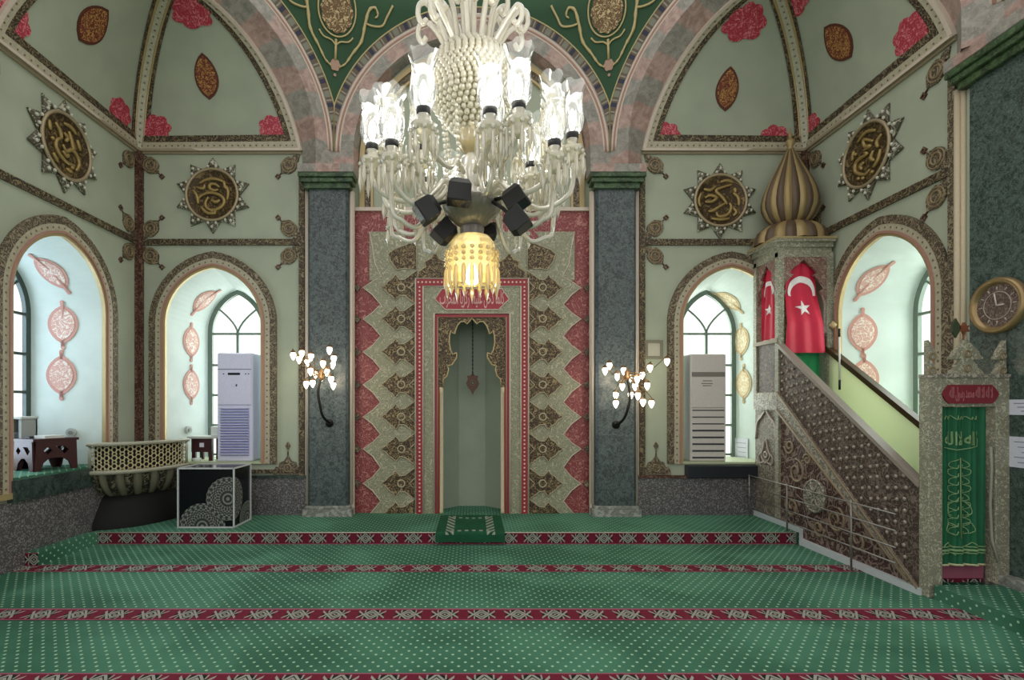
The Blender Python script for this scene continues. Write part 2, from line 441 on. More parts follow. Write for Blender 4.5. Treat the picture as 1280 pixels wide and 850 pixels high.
def voussoir():
    t = NT('pink_and_grey_voussoirs'); u, v = t.uv(); o = t.obj()
    n0 = t.noise(2.2, 2, 0, o)
    f = t.m_('FRACT', t.m_('ADD', t.m_('MULTIPLY', u, 1/.62), t.m_('MULTIPLY', n0, .25)))
    msk = t.ramp(t.m_('ABSOLUTE', t.m_('SUBTRACT', f, .5)), .22, .28)
    n = t.noise(7, 5, 1.4, o); n2 = t.noise(16, 4, 1.5, o)
    pk = t.mix(t.ramp(n, .3, .7), hexl('#96786e'), hexl('#b79b90')); gr = t.mix(t.ramp(n, .3, .7), hexl('#7d7a72'), hexl('#9b968c'))
    ln = t.m_('SUBTRACT', 1.0, t.ramp(t.m_('ABSOLUTE', t.m_('SUBTRACT', n2, .5)), .0, .035))
    return t.fin(t.mix(t.m_('MULTIPLY', ln, .35), t.mix(msk, gr, pk), hexl('#c9bcb2')), .5)
VOUS = voussoir()
def mosaic():
    t = NT('blue_white_mosaic_border'); u, v = t.uv()
    f = t.m_('FRACT', t.m_('DIVIDE', u, .30))
    c = t.mix(t.m_('LESS_THAN', f, .18), hexl('#5f4f3e'), hexl('#1a1d3a'))
    c = t.mix(t.m_('MULTIPLY', t.m_('GREATER_THAN', f, .42), t.m_('LESS_THAN', f, .68)), c, hexl('#7b7c6a'))
    c = t.mix(t.m_('MULTIPLY', t.m_('GREATER_THAN', f, .26), t.m_('LESS_THAN', f, .32)), c, hexl('#928d7c'))
    c = t.mix(t.m_('MULTIPLY', t.m_('GREATER_THAN', f, .76), t.m_('LESS_THAN', f, .82)), c, hexl('#948f7e'))
    return t.fin(c, .4)
MOSAIC = mosaic()
def carpet():
    t = NT('green_dotted_carpet'); X = t.xyz()
    sy = t.m_('DIVIDE', X[1], .052); row = t.m_('FLOOR', sy)
    sx = t.m_('ADD', t.m_('DIVIDE', t.m_('ADD', X[0], X[2]), .085), t.m_('MULTIPLY', t.m_('FLOORED_MODULO', row, 2.0), .5))
    fx = t.m_('MULTIPLY', t.m_('SUBTRACT', t.m_('FRACT', sx), .5), .085); fy = t.m_('MULTIPLY', t.m_('SUBTRACT', t.m_('FRACT', sy), .5), .052)
    d = t.m_('SQRT', t.m_('ADD', t.m_('MULTIPLY', fx, fx), t.m_('MULTIPLY', fy, fy)))
    dot = t.m_('SUBTRACT', 1.0, t.ramp(d, .007, .0120))
    n = t.noise(1.1, 3, .4); n2 = t.noise(220, 2)
    g = t.mix(t.ramp(n, .35, .68), hexl('#2e5f48'), hexl('#487d64'))
    return t.fin(t.mix(t.m_('MULTIPLY', dot, .8), g, hexl('#b4d8b8')), .75, 0, n2, .35, .004, .3)
CARPET = carpet()
def motif(name, per, w, wx=None):
    t = NT(name); u, v = t.uv()
    x = t.m_('ABSOLUTE', t.m_('MULTIPLY', t.m_('SUBTRACT', t.m_('FRACT', t.m_('DIVIDE', u, per)), .5), per/(wx or w)))
    y = t.m_('ABSOLUTE', t.m_('SUBTRACT', t.m_('DIVIDE', v, w), .5))
    inb = t.m_('LESS_THAN', y, .40)
    dm = t.m_('ADD', x, t.m_('MULTIPLY', y, 1.2))
    dark = t.m_('MULTIPLY', t.m_('LESS_THAN', dm, .72), inb)
    def ln(e, h): return t.m_('LESS_THAN', t.m_('ABSOLUTE', e), h)
    l1 = ln(t.m_('SUBTRACT', dm, .26), .07); l2 = t.m_('MULTIPLY', ln(t.m_('SUBTRACT', t.m_('SUBTRACT', x, .38), t.m_('MULTIPLY', y, -.0)), .035), t.m_('GREATER_THAN', y, .16))
    l3 = t.m_('MULTIPLY', ln(t.m_('SUBTRACT', y, t.m_('ABSOLUTE', t.m_('SUBTRACT', x, .42))), .07), t.m_('LESS_THAN', x, .72))
    l4 = t.m_('LESS_THAN', dm, .09)
    lines = t.m_('MULTIPLY', t.m_('MAXIMUM', t.m_('MAXIMUM', l1, l4), t.m_('MAXIMUM', l3, l2)), inb)
    edge = t.m_('GREATER_THAN', y, .45)
    n = t.noise(90, 2); red = t.mix(n, hexl('#551225'), hexl('#7d2239'))
    c = t.mix(dark, red, hexl('#161c1a')); c = t.mix(lines, c, hexl('#98978d')); c = t.mix(t.m_('MULTIPLY', edge, .8), c, hexl('#a8657a'))
    return t.fin(c, .8, 0, None, spec=.2)
STRIPE = motif('maroon_patterned_border', .29, .22, .15)
RISER = motif('maroon_patterned_riser', .285, .143)
BEADG = clearglass('cut_crystal', (.93, .92, .85, 1), .38, .32, .08)
# ------------------------------------------------------------------ the setting: floor, step, walls
A = 4.65; STEP = .143; YS = -1.03; SILL = .85
fl = S(MB().sheet(rect(-6, 6, -9.5, .9), fnZ(0), 0), 'floor', CARPET)
trim_n = [0]
def trim(mb, mat, parent=None, name=None):
    if parent is not None: return mb.build(name or 'trim', mat, parent)
    trim_n[0] += 1
    return mb.build('trim_%d' % trim_n[0], mat, None, 'structure')
# prayer row borders on the carpet
for y0, y1 in ((-2.09, -1.87), (-3.27, -3.04), (-4.29, -4.07)):
    trim(MB().strip([V((-5, y0, .004)), V((5, y0, .004))], [V((-5, y1, .004)), V((5, y1, .004))]), STRIPE, fl, 'carpet_border')
st = MB().prism([(-4.55, YS), (-.34, YS), (-.34, YS+.03), (.38, YS+.03), (.38, YS), (3.9, YS), (3.9, .9), (-4.55, .9)], fnZ(0), 0, STEP)
step = S(st, 'trim_step', CARPET)
ren(step, 'floor_step')
MBr = MB().strip([V((-4.55, YS-.006, .0)), V((3.87, YS-.006, .0))], [V((-4.55, YS-.006, STEP-.008)), V((3.87, YS-.006, STEP-.008))], (0,-1,0), .004)
trim(MBr, RISER, step, 'carpet_border')
trim(MB().tube([(-4.55, YS-.008, STEP-.004), (3.87, YS-.008, STEP-.004)], .006, 6), WHITEM, step, 'edge_strip')
lc = S(MB().prism([(-A, YS-.0), (-4.47, YS), (-4.47, -1.9), (-A, -1.9)], fnZ(0), 0, STEP), 'trim_curb', CARPET); ren(lc, 'trim_90')
trim(MB().strip([V((-A, -1.905, 0)), V((-4.47, -1.905, 0))], [V((-A, -1.905, .14)), V((-4.47, -1.905, .14))], (0,-1,0), .004), RISER, lc, 'carpet_border')
rp = S(MB().prism([(3.95, -5.2), (A, -5.2), (A, -2.82), (3.95, -2.82)], fnZ(0), 0, .12), 'trim_91', CARPET)

# walls with window openings
OPW, OPS, OPA = .67, 2.80, 3.58
GLW, GLS, GLA, GLD = .445, 2.78, 3.43, .77
B0 = fnY(0)
wb = MB()
for sg in (-1, 1):
    hole = arch(sg*3.6, OPW, SILL, OPS, OPA)
    wb.sheet(rect(min(sg*A, sg*1.68), max(sg*A, sg*1.68), 0, 5.3), B0, 0, [hole])
    wb.strip([V((sg*1.68, 0, 0)), V((sg*1.68, 0, 5))], [V((sg*1.68, .2, 0)), V((sg*1.68, .2, 5))])
NW = .415                                                # half width of the mihrab niche
nichepoly = []
wb.sheet(rect(-1.75, 1.75, 0, 7.2), fnY(.2), 0, [rect(-NW, NW, 0, 2.95)])
WB = S(wb, 'wall_back', WALL)
YW = -1.35
wl = MB(); wr = MB()
for w, fn in ((wl, fnL(-A)), (wr, fnR(A))):
    w.sheet(rect(-4.2, 0, 0, 5.3), fn, 0, [arch(YW, OPW, SILL+.05, OPS, OPA)])
WL = S(wl, 'wall_left', WALL); WR = S(wr, 'wall_right', WALL)

# windows: deep splayed reveal, glazing bars, pane
GLASS = clearglass('window_glass', (.98, 1, .99, 1), .97, .0, .02, .08)
BARS = plain('grey_green_window_frame', '#6f7f74', .5)
BARSD = plain('dark_window_frame', '#3d4a44', .5)
SILLW = plain('pale_sill', '#b9c2a0', .5)
def window(i, cx, fn, fno, sill, green, wall, bars):
    n = 14
    op = arch(cx, OPW, sill, OPS, OPA, n); gl = arch(cx, GLW, sill, GLS, GLA, n)
    m = len(op)
    cum = [0.0]
    for k in range(1, m): cum.append(cum[-1]+math.hypot(op[k][0]-op[k-1][0], op[k][1]-op[k-1][1]))
    # Sf: u along the outline, v through the depth
    def Sf(u, v):
        L = min(max(u, 0), 1)*cum[-1]; k = 0
        while k < m-2 and cum[k+1] < L: k += 1
        f = (L-cum[k])/(cum[k+1]-cum[k])
        a = (op[k][0]*(1-f)+op[k+1][0]*f, op[k][1]*(1-f)+op[k+1][1]*f); b = (gl[k][0]*(1-f)+gl[k+1][0]*f, gl[k][1]*(1-f)+gl[k+1][1]*f)
        return fn(a[0]*(1-v)+b[0]*v, a[1]*(1-v)+b[1]*v, -GLD*v)
    W = S(MB().grid(lambda u, v: Sf(cum[int(u*(m-1)+.5)]/cum[-1], v), m-1, 4, None, False), 'window_%d' % i, REVEAL)
    q = [fn(op[0][0], sill, 0.03), fn(op[-1][0], sill, .03), fn(gl[-1][0], sill, -GLD-.05), fn(gl[0][0], sill, -GLD-.05)]
    sl = MB(); up = V((0, 0, .025)); sl.add(q+[p+up for p in q], [(0,1,2,3),(4,5,6,7),(0,1,5,4),(1,2,6,5),(2,3,7,6),(3,0,4,7)])
    sl.build('window_sill', CARPET if green else SILLW, W)
    f = MB(); band(f, gl, -.06, .03, fn, -GLD-.02, .05)
    bars_a = []
    for z in (3.0, 2.52, 2.06, 1.6, 1.15):
        zz = z-.24
        f.prism(rect(cx-GLW+.02, cx+GLW-.02, zz-.016, zz+.016), fn, -GLD-.01, -GLD+.025)
    f.prism(rect(cx-.018, cx+.018, sill, 2.80), fn, -GLD-.01, -GLD+.028)
    for sg in (-1, 1):
        pts = [fn(cx+sg*.40*(t**1.7), 2.76+.46*t, -GLD+.01) for t in [k/8 for k in range(9)]]
        f.tube(pts, .016, 6)
    f.build('window_frame', bars, W)
    p = MB().prism(gl, fn, -GLD-.03, -GLD-.022); p.build('window_pane', GLASS, W)
    return W, Sf
w1, S1 = window(1, -3.6, B0, None, SILL, False, WB, BARS)
w2, S2 = window(2, 3.6, B0, None, SILL, False, WB, BARS)
w3, S3 = window(3, YW, fnL(-A), None, SILL+.05, True, WL, BARSD)
w4, S4 = window(4, YW, fnR(A), None, SILL+.05, True, WR, BARS)

# painted motifs on the reveals
def painted(W, Sf, spots, me, mf, hi):
    for px, py, w, h, rot in spots:
        u, v = find(Sf, px, py)
        a = MB(); on_surface(a, Sf, u, v, leaf(w, h), .004, rot); a.build('painted_motif', me, W)
        a = MB(); on_surface(a, Sf, u, v, leaf(w*.78, h*.8), .008, rot); a.build('painted_motif', mf, W)
        a = MB()
        for s in (-1, 1): on_surface(a, Sf, u, v, [(p[0], p[1]+s*(h+.045)) for p in circ(0, 0, .022, 8)], .004, rot, 1)
        a.build('painted_motif', me, W)
painted(w1, S1, [(255, 375, .13, .23, -.5), (239, 427, .15, .235, 0), (239, 481, .15, .235, 0)], MOTPE, MOTP, 1)
painted(w2, S2, [(911, 375, .13, .23, .6), (927, 426, .15, .235, 0), (930, 480, .15, .235, 0)], MOTTE, MOTT, 1)
painted(w3, S3, [(65, 340, .13, .23, .55), (79, 405, .16, .25, 0), (77, 469, .16, .25, 0)], MOTPE, MOTP, 1)
painted(w4, S4, [(1090, 350, .13, .23, -.6), (1078, 415, .16, .25, 0), (1080, 474, .16, .25, 0)], MOTPE, MOTP, 1)

# window surrounds: gold relief, cream beaded moulding, pink and gold inner mouldings
def surround(cx, fn, z0, wall):
    o = arch(cx, OPW, z0, OPS, OPA, 18)
    m = MB(); band(m, o, .125, .215, fn, -.01, .045); m.build('window_surround', RELIEF2, wall)
    m = MB(); band(m, o, .05, .125, fn, -.01, .04); m.build('beaded_moulding', CREAM, wall)
    m = MB(); band(m, o, .024, .05, fn, -.01, .055); m.build('inner_moulding', PINKM, wall)
    m = MB(); band(m, o, -.008, .024, fn, -.02, .045); m.build('inner_moulding', GOLD, wall)
surround(-3.6, B0, SILL, WB); surround(3.6, B0, SILL, WB); surround(YW, fnL(-A), SILL-.07, WL); surround(YW, fnR(A), SILL-.07, WR)

# dado
for x0, x1, nm in ((-A, -2.30, 'baseboard_back'), (2.30, 3.93, 'baseboard_back_right')):
    b = S(MB().box(x0, x1, -.05, .01, 0, .655), nm, DADO)
    MB().box(x0, x1, -.065, .01, .655, .69).build('dado_cap', DARKTRIM if x0 > 0 else DARKMARB, b)
bl = S(MB().box(-A-.01, -A+.05, -5.6, 0, 0, .68), 'baseboard_left', DADO)
MB().box(-A-.02, -A+.07, -2.06, -.55, .68, .90).build('sill_front', DARKMARB, bl)
br = S(MB().box(A-.05, A+.01, -2.3, 0, 0, .68), 'baseboard_right', DADO)
m = MB()
for y in (-YW-OPW-.0,):
    pass
def plinth(y, fn, wall): MB().prism(rect(y-.12, y+.12, SILL-.13, SILL-.07), fn, 0, .06).build('surround_foot', GOLD, wall)
for y in (YW-OPW-.1, YW+OPW+.1): plinth(y, fnL(-A), WL); plinth(y, fnR(A), WR)

# string courses, corner bands, cornices on the four corner wall panels
def line(mb, p, q, w, fn, h=.03, d0=0):
    dx, dy = q[0]-p[0], q[1]-p[1]
    return band(mb, [p, q], -w/2, w/2, fn, d0, h)
ZST, ZC = 3.93, 5.21
IVORY = plain('ivory_moulding', '#c4b59a', .45)
def hookplate(fn, a, b, sx, sy, wall, s=1.0):
    pts = []
    c = (a+sx*.15*s, b+sy*.15*s)
    for i in range(28):
        t = 2*PI*i/28; r = .118*s*(1-.10*abs(sin(2*t)))
        pts.append((c[0]+r*cos(t)+(sx*.035*s*max(0, cos(t)*sx*.7+sin(t)*sy*.7)**14), c[1]+r*sin(t)+(sy*.035*s*max(0, cos(t)*sx*.7+sin(t)*sy*.7)**14)))
    m = MB().prism(pts, fn, -.005, .022); 
    m.prism([(a, b), (a+sx*.10*s, b+sy*.02*s), (a+sx*.10*s, b+sy*.10*s), (a+sx*.02*s, b+sy*.10*s)], fn, -.005, .02)
    o = m.build('corner_ornament', RELIEF2, wall)
    m = MB(); m.tube([fn(p[0], p[1], .022) for p in circ(c[0], c[1], .058*s, 20)], .011*s, 6, True); m.tube([fn(p[0], p[1], .022) for p in circ(c[0], c[1], .095*s, 24)], .008*s, 6, True)
    m.build('raised_ring', GOLD2, o)
    d = (a+sx*.305*s, b+sy*.305*s); k = .042*s
    m = MB().prism([(d[0]-k, d[1]), (d[0], d[1]-k), (d[0]+k, d[1]), (d[0], d[1]+k)], fn, -.005, .016, [[(d[0]-k*.4, d[1]), (d[0], d[1]-k*.4), (d[0]+k*.4, d[1]), (d[0], d[1]+k*.4)]])
    m.tube([fn(a+sx*.24*s, b+sy*.24*s, .008), fn(d[0]-sx*.02, d[1]-sy*.02, .008)], .009, 6)
    m.build('corner_diamond', DARKTRIM, o)
GOLD2 = plain('dull_gold', '#8f7d5e', .45, .25)
def palmette(fn, a, b, wall, s=1.0):
    pts = [(-.2,0),(-.2,.05),(-.165,.11),(-.13,.10),(-.11,.17),(-.05,.19),(0,.27),(.05,.19),(.11,.17),(.13,.10),(.165,.11),(.2,.05),(.2,0)]
    m = MB().prism([(a+x*s, b+z*s) for x, z in pts], fn, -.005, .025)
    m.prism([(a-.035*s, b+.40*s), (a, b+.345*s), (a+.035*s, b+.40*s), (a, b+.455*s)], fn, -.005, .02)
    m.tube([fn(a, b+.27*s, .01), fn(a, b+.35*s, .01)], .008, 6)
    o = m.build('palmette', RELIEF2, wall)
    MB().tube([fn(p[0], p[1], .025) for p in circ(a, b+.09*s, .05*s, 16)], .01*s, 6, True).build('raised_ring', GOLD2, o)
for sg in (-1, 1):
    c, i = sg*A, sg*2.365
    m = MB()
    line(m, (min(c, i), ZST), (max(c, i), ZST), .085, B0); m.build('string_course', RELIEF, WB)
    m = MB(); line(m, (i, .69), (i, 4.95), .075, B0, .034); m.build('vertical_band', RELIEF, WB)
    m = MB(); line(m, (sg*(A-.04), .69), (sg*(A-.04), ZC), .085, B0, .04); m.build('vertical_band', DARKTRIM, WB)
    if sg < 0:
        m = MB(); line(m, (min(c, i), .745), (max(c, i), .745), .05, B0, .03); m.build('string_course', RELIEF, WB)
    for (a, b, sx, sy) in ((i, ZST, -sg, 1), (i, ZST, -sg, -1), (c, ZST, -sg, 1), (c, ZST, -sg, -1), (i, ZC-.02, sg, -1), (c, ZC-.02, -sg, -1)):
        sx2 = sg if a == i else -sg
        hookplate(B0, a+(sx2*.03), b+sy*.04, sx2, sy, WB)
    palmette(B0, sg*2.56, .70, WB)
    fn, wall = (fnL(-A), WL) if sg < 0 else (fnR(A), WR)
    m = MB(); line(m, (-2.25, ZST), (0, ZST), .085, fn); m.build('string_course', RELIEF, wall)
    m = MB(); line(m, (-.04, .69), (-.04, ZC), .085, fn, .04); m.build('vertical_band', DARKTRIM, wall)
    m = MB(); line(m, (-2.25, .3), (-2.25, 4.95), .075, fn, .034); m.build('vertical_band', RELIEF2, wall)
    m = MB(); m.tube([fn(-2.305, .3, .02), fn(-2.305, 4.66, .02)], .03, 8); m.tube([fn(-2.355, .3, .01), fn(-2.355, 4.66, .01)], .022, 8); m.build('column_moulding', IVORY, wall)
    for (a, b, sx, sy) in ((-2.22, ZST, 1, 1), (-2.22, ZST, 1, -1), (-.07, ZST, -1, 1), (-.07, ZST, -1, -1), (-2.22, ZC-.03, 1, -1), (-.07, ZC-.03, -1, -1)):
        if sg > 0 or a > -1: hookplate(fn, a, b+sy*.04, sx, sy, wall, 1.0)

# ------------------------------------------------------------------ columns (pilasters)
def pilaster(name, a0, a1, fn, prot, z0, z1, mat, sides=True):
    ch = .035
    m = MB(); d = prot
    prof = [(a0, -.02), (a0, d-ch), (a0+ch, d), (a1-ch, d), (a1, d-ch), (a1, -.02)]
    m.prism(prof, lambda a, b, h: fn(a, h, b), z0, z1)
    P = S(m, name, mat)
    if sides:
        k = MB()
        for a in (a0-.025, a1+.025):
            k.tube([fn(a, .3, .03), fn(a, z1, .03)], .028, 8)
            k.prism(rect(a-.04, a+.04, z0, z1), fn, -.01, .02)
        k.build('column_moulding', WHITEM, P)
    b = MB(); b.prism(rect(a0-.06, a1+.06, z0-.05, z0+.10), fn, -.01, prot+.05); b.prism(rect(a0-.03, a1+.03, z0+.10, z0+.14), fn, -.01, prot+.03); b.build('column_base', STONE, P, None, .008)
    c = MB()
    c.prism(rect(a0-.04, a1+.04, z1-.01, z1+.06), fn, -.01, prot+.05)
    c.prism(rect(a0-.08, a1+.08, z1+.06, z1+.12), fn, -.01, prot+.09)
    c.prism(rect(a0-.10, a1+.10, z1+.12, z1+.18), fn, -.01, prot+.12); c.build('capital', CAPG, P, None, .01)
    c = MB(); c.prism(rect(a0-.105, a1+.105, z1+.18, z1+.29), fn, -.01, prot+.125); c.build('impost', VOUS, P, None, .01)
    return P
ZCAP = 4.63
pilaster('trim_92', -2.255, -1.70, B0, .12, STEP, ZCAP, COLM)
pilaster('trim_93', 1.70, 2.255, B0, .12, STEP, ZCAP, COLM)
pilaster('trim_94', -4.2, -2.40, fnL(-A), .03, .05, ZCAP, COLR, False)
pilaster('trim_95', -4.2, -2.40, fnR(A), .03, .05, ZCAP, COLR, False)

# ------------------------------------------------------------------ octagon of arches, pendentives, dome
RE, RI, ZA = 1.926, 1.65, 5.19
RW, ZW = 1.43, 5.21
def face(phi):                                          # plane coordinates of one side of the octagon
    n = V((sin(phi), cos(phi), 0)); t = V((cos(phi), -sin(phi), 0)); C = V((0, -A, 0))+n*A
    return lambda a, b, d: C+t*a+V((0, 0, b))-n*d
def archface(i, phi, depth, diag):
    fn = face(phi); N = 48
    m = MB()
    outer = [(RE, 4.9)]+[(RE*cos(PI*k/N), ZA+RE*sin(PI*k/N)) for k in range(N+1)]+[(-RE, 4.9)]
    inner = [(RI, 4.9)]+[(RI*cos(PI*k/N), ZA+RI*sin(PI*k/N)) for k in range(N+1)]+[(-RI, 4.9)]
    m.strip([fn(p[0], p[1], .006) for p in inner], [fn(p[0], p[1], .006) for p in outer])
    if diag:
        back = [(1.61, 4.9)]+[(RW*cos(PI*k/N)+(.18*(1-sin(PI*k/N))**2)*(1 if k <= N/2 else -1), ZW+1.52*sin(PI*k/N)) for k in range(N+1)]+[(-1.61, 4.9)]
    else: back = [(p[0]*.975, p[1]-.02) for p in inner]
    m.strip([fn(p[0], p[1], -depth) for p in back], [fn(p[0], p[1], .006) for p in inner], smooth=True)
    o = S(m, 'ceiling_arch_%d' % i, VOUS); ren(o, 'trim_%d' % (70+i))
    k = MB()
    for r, d, rad in ((RE-.035, .0, .022), (RE-.085, .0, .014)):
        k.tube([fn(r*cos(PI*j/N), ZA+r*sin(PI*j/N), d) for j in range(N+1)], rad, 6)
    k.build('arch_moulding', WHITEM, o)
    k = MB(); k.tube([fn((RE-.06)*cos(PI*j/N), ZA+(RE-.06)*sin(PI*j/N), 0) for j in range(N+1)], .018, 6); k.build('arch_moulding', PINKM, o)
    return o
AC0 = archface(1, 0, .2, False)
archface(2, -PI/4, .3, True); archface(3, PI/4, .3, True)
archface(4, -PI/2, .2, False); archface(5, PI/2, .2, False)
# gilded inner order of the arch over the mihrab
fn = fnY(.2); N = 40
for r0, r1, mat, h in ((1.60, 1.53, GOLD, .05), (1.53, 1.44, RELIEF2, .03), (1.44, 1.41, GOLD, .05)):
    a = [(r0, 2.7)]+[(r0*cos(PI*k/N), 5.15+r0*sin(PI*k/N)) for k in range(N+1)]+[(-r0, 2.7)]
    b = [(r1, 2.7)]+[(r1*cos(PI*k/N), 5.15+r1*sin(PI*k/N)) for k in range(N+1)]+[(-r1, 2.7)]
    MB().strip([fn(p[0], p[1], 0) for p in a], [fn(p[0], p[1], 0) for p in b], (0, -1, 0), h).build('inner_arch_moulding', mat, WB)
RC = sqrt(A*A+RE*RE)
def PS(al, z):
    r = sqrt(RC*RC-(z-ZA)**2) if z < ZA+RE else A
    return V((r*sin(al), -A+r*cos(al), z))
def pend(i, al0):
    def Sf(u, v):
        z = ZA+.0+v*2.7
        r = sqrt(RC*RC-(z-ZA)**2) if z < ZA+RE else A
        a = math.acos(min(1, A/r)); h = PI/8-a
        return PS(al0+(2*u-1)*max(h, 0), z)
    m = MB().grid(Sf, 18, 40)
    o = S(m, 'ceiling_pendentive_%d' % i, PEND); ren(o, 'ceiling_%d' % i)
    for sg in (-1, 1):                                   # mosaic border following the arch
        Aa, Bb = [], []
        for k in range(41):
            z = ZA+.03+(RE-.03)*sin(PI/2*k/40); r = sqrt(max(RC*RC-(z-ZA)**2, A*A)); a = math.acos(min(1, A/r)); h = PI/8-a
            q = V((cos(PI/2*k/40)*0, 0, 0))
            # border of constant width measured from the arch centre
            th = PI/2*k/40
            def bp(w):
                zz = ZA+(RE+w)*sin(th); rr = sqrt(max(RC*RC-(zz-ZA)**2, A*A)) if zz < ZA+RE else A
                s = (RE+w)*cos(th); ang = math.asin(min(1, s/rr))
                ang = min(ang, PI/8)
                return PS(al0-sg*PI/8+sg*ang, zz)*1.0
            ctr = V((0, -A, 5.5))
            p, q = bp(.0), bp(.085)
            lift = lambda p: p+(V((0, -A, p.z))-p).normalized()*.012
            Aa.append(lift(p)); Bb.append(lift(q))
        MB().strip(Aa, Bb).build('mosaic_border', MOSAIC, o)
        MB().tube([p for p in Bb], .010, 6).build('border_line', GLINE, o)
    return o, Sf
pends = [pend(k+1, al) for k, al in enumerate((-3*PI/8, -PI/8, PI/8, 3*PI/8))]
def pend_ornament(o, al0):
    P = lambda u, v: PS(al0+u, v)
    def at(pts, r, n=6, closed=False):                   # tube laid on the pendentive; points are (sideways m, z)
        out = []
        for x, z in pts:
            q = PS(al0+x/4.7, z); out.append(q+(V((0, -A, q.z-.3))-q).normalized()*.015)
        return out
    m = MB(); on_surface(m, P, 0, 6.95, [(x*(1-.25*max(0, z)/.33), z) for x, z in [(p[0]*.215*(1+.0), p[1]*.28+(.06*max(0, p[1])**8)) for p in lobed(1, 12, .07, 72)]], .012, 0, 4); m.build('gilded_medallion', GFIL, o)
    m = MB()
    m.tube(at([(.245*cos(t), 6.95+.30*sin(t)+.03*max(0, sin(t))**8) for t in [2*PI*k/40 for k in range(40)]], 0), .012, 6, True)
    m.tube(at([(0, 6.62), (0, 6.38)], 0), .018, 6)
    for s in (-1, 1):
        m.tube(at(spline([(0, 6.55), (s*.06, 6.60), (s*.16, 6.62), (s*.22, 6.68)]), 0), .012, 6)
        m.tube(at(spline([(s*.05, 6.30), (s*.13, 6.36), (s*.22, 6.50), (s*.33, 6.66), (s*.37, 6.85), (s*.42, 7.02), (s*.50, 7.06), (s*.54, 6.99), (s*.50, 6.95)]), 0), [.010+.010*sin(PI*k/32)**2+(.006 if k % 3 == 0 else 0) for k in range(33)], 6)
        m.tube(at(spline([(s*.36, 6.88), (s*.46, 6.86), (s*.60, 6.88), (s*.66, 6.98), (s*.74, 7.12)]), 0), .015, 6)
    m.build('gilded_scroll', GLINE, o)
    m = MB(); on_surface(m, P, 0, 6.32, lobed(.075, 6, .2, 30), .012, 0, 2); on_surface(m, P, 0, 6.20, circ(0, 0, .02, 8), .012, 0, 1); m.build('gilded_bud', plain('rose_bud', '#b08d78', .5) if 'rose_bud' not in bpy.data.materials else bpy.data.materials['rose_bud'], o)
for (o, _), al in zip(pends, (-3*PI/8, -PI/8, PI/8, 3*PI/8)): pend_ornament(o, al)

# ------------------------------------------------------------------ corner vault webs
def web_pts(th):
    s_, c_ = sin(th), cos(th); z = ZW+1.52*s_
    k = 1.15*(1-c_); s = RW*c_+.18*(1-s_)**2
    return (k, k, z), (1.15+.707*s, max(1.15-.707*s, 0.0), z)
def webmap(w, sg):
    if w == 'b': return lambda p, q, z: V((sg*(A-p), -q, z))
    return lambda p, q, z: V((sg*(A-q), -p, z))
def webs():
    i = 5
    for sg in (-1, 1):
        for w in 'bs':
            mp = webmap(w, sg)
            def Sf(u, v, mp=mp):
                a, b = web_pts(v*PI/2)
                return mp(*(a[k]*(1-u)+b[k]*u for k in range(3)))
            i += 1
            o = S(MB().grid(Sf, 12, 24), 'ceiling_web', VAULT); ren(o, 'ceiling_%d' % i)
            ins = V((sg*2.6, -2.05, 4.2))
            def lift(P, Sf=Sf): return (ins-P).normalized()
            TH = [k/30*.93 for k in range(31)]
            def edge(u, a, b, nm, mat, h, o=o, Sf=Sf):
                X, Y = [], []
                for v in TH:
                    p, q = Sf(0, v), Sf(1, v); wd_ = (q-p).length
                    if u == 1: p, q = q, p
                    D = (q-p).normalized()
                    X.append(p+D*min(a, wd_*.5)); Y.append(p+D*min(b, wd_*.5))
                MB().strip(X, Y, lambda k: lift(X[k]), h).build(nm, mat, o)
            edge(0, .05, .15, 'vault_band', RELIEF, .02)
            edge(1, .115, .195, 'vault_band', RELIEF, .02)
            edge(1, .035, .115, 'beaded_moulding', CREAM, .03)
            edge(1, -.01, .035, 'vault_moulding', WHITEM, .05)
            # bottom bands
            us = [k/20 for k in range(21)]
            def row(zz):
                v = math.asin(min(1, (zz-ZW)/1.52))/(PI/2); return [Sf(u, v) for u in us]
            for z0, z1, nm, mat, h in ((ZW+.0, ZW+.03, 'vault_moulding', WHITEM, .07), (ZW+.03, ZW+.115, 'beaded_moulding', CREAM, .04), (ZW+.115, ZW+.20, 'vault_band', RELIEF, .025)):
                X, Y = row(z0), row(z1); MB().strip(X, Y, lambda k: lift(X[k]), h).build(nm, mat, o)
            yield sg, w, o, Sf
WEBS = list(webs())
for sg in (-1, 1):                                       # beaded rib on the groin, and the cornice under the webs
    mp = webmap('b', sg); X, Y, Z = [], [], []
    m = MB(); pts = []
    for k in range(31):
        a, b = web_pts(k/30*PI/2*.96); P = mp(*a); t = V((sg*.7071, .7071, 0))
        side = V((.7071, -sg*.7071*1, 0)) if sg < 0 else V((.7071, .7071, 0))
        side = V((.7071, .7071*(-sg) , 0))
        ins = V((-sg*.6, -.6, -.5)).normalized()
        X.append(P+side*.055+ins*.02); Y.append(P-side*.055+ins*.02)
    m.strip(X, Y, lambda k: V((-sg*.6, -.6, -.5)).normalized(), .05)
    trim(m, CREAMR)
    m = MB()
    for E in (X, Y): m.tube([p+V((-sg*.6, -.6, -.5)).normalized()*.05 for p in E], .014, 6)
    trim(m, GOLD)
    m = MB()
    for (h, d, z0, z1) in ((0, .03, 5.155, 5.18), (0, .06, 5.18, 5.212)):
        m.prism(rect(min(sg*A, sg*2.37), max(sg*A, sg*2.37), z0, z1), B0, -.01, d)
        m.prism(rect(-2.29, 0, z0, z1), fnL(-A) if sg < 0 else fnR(A), -.01, d)
    trim(m, CORN)
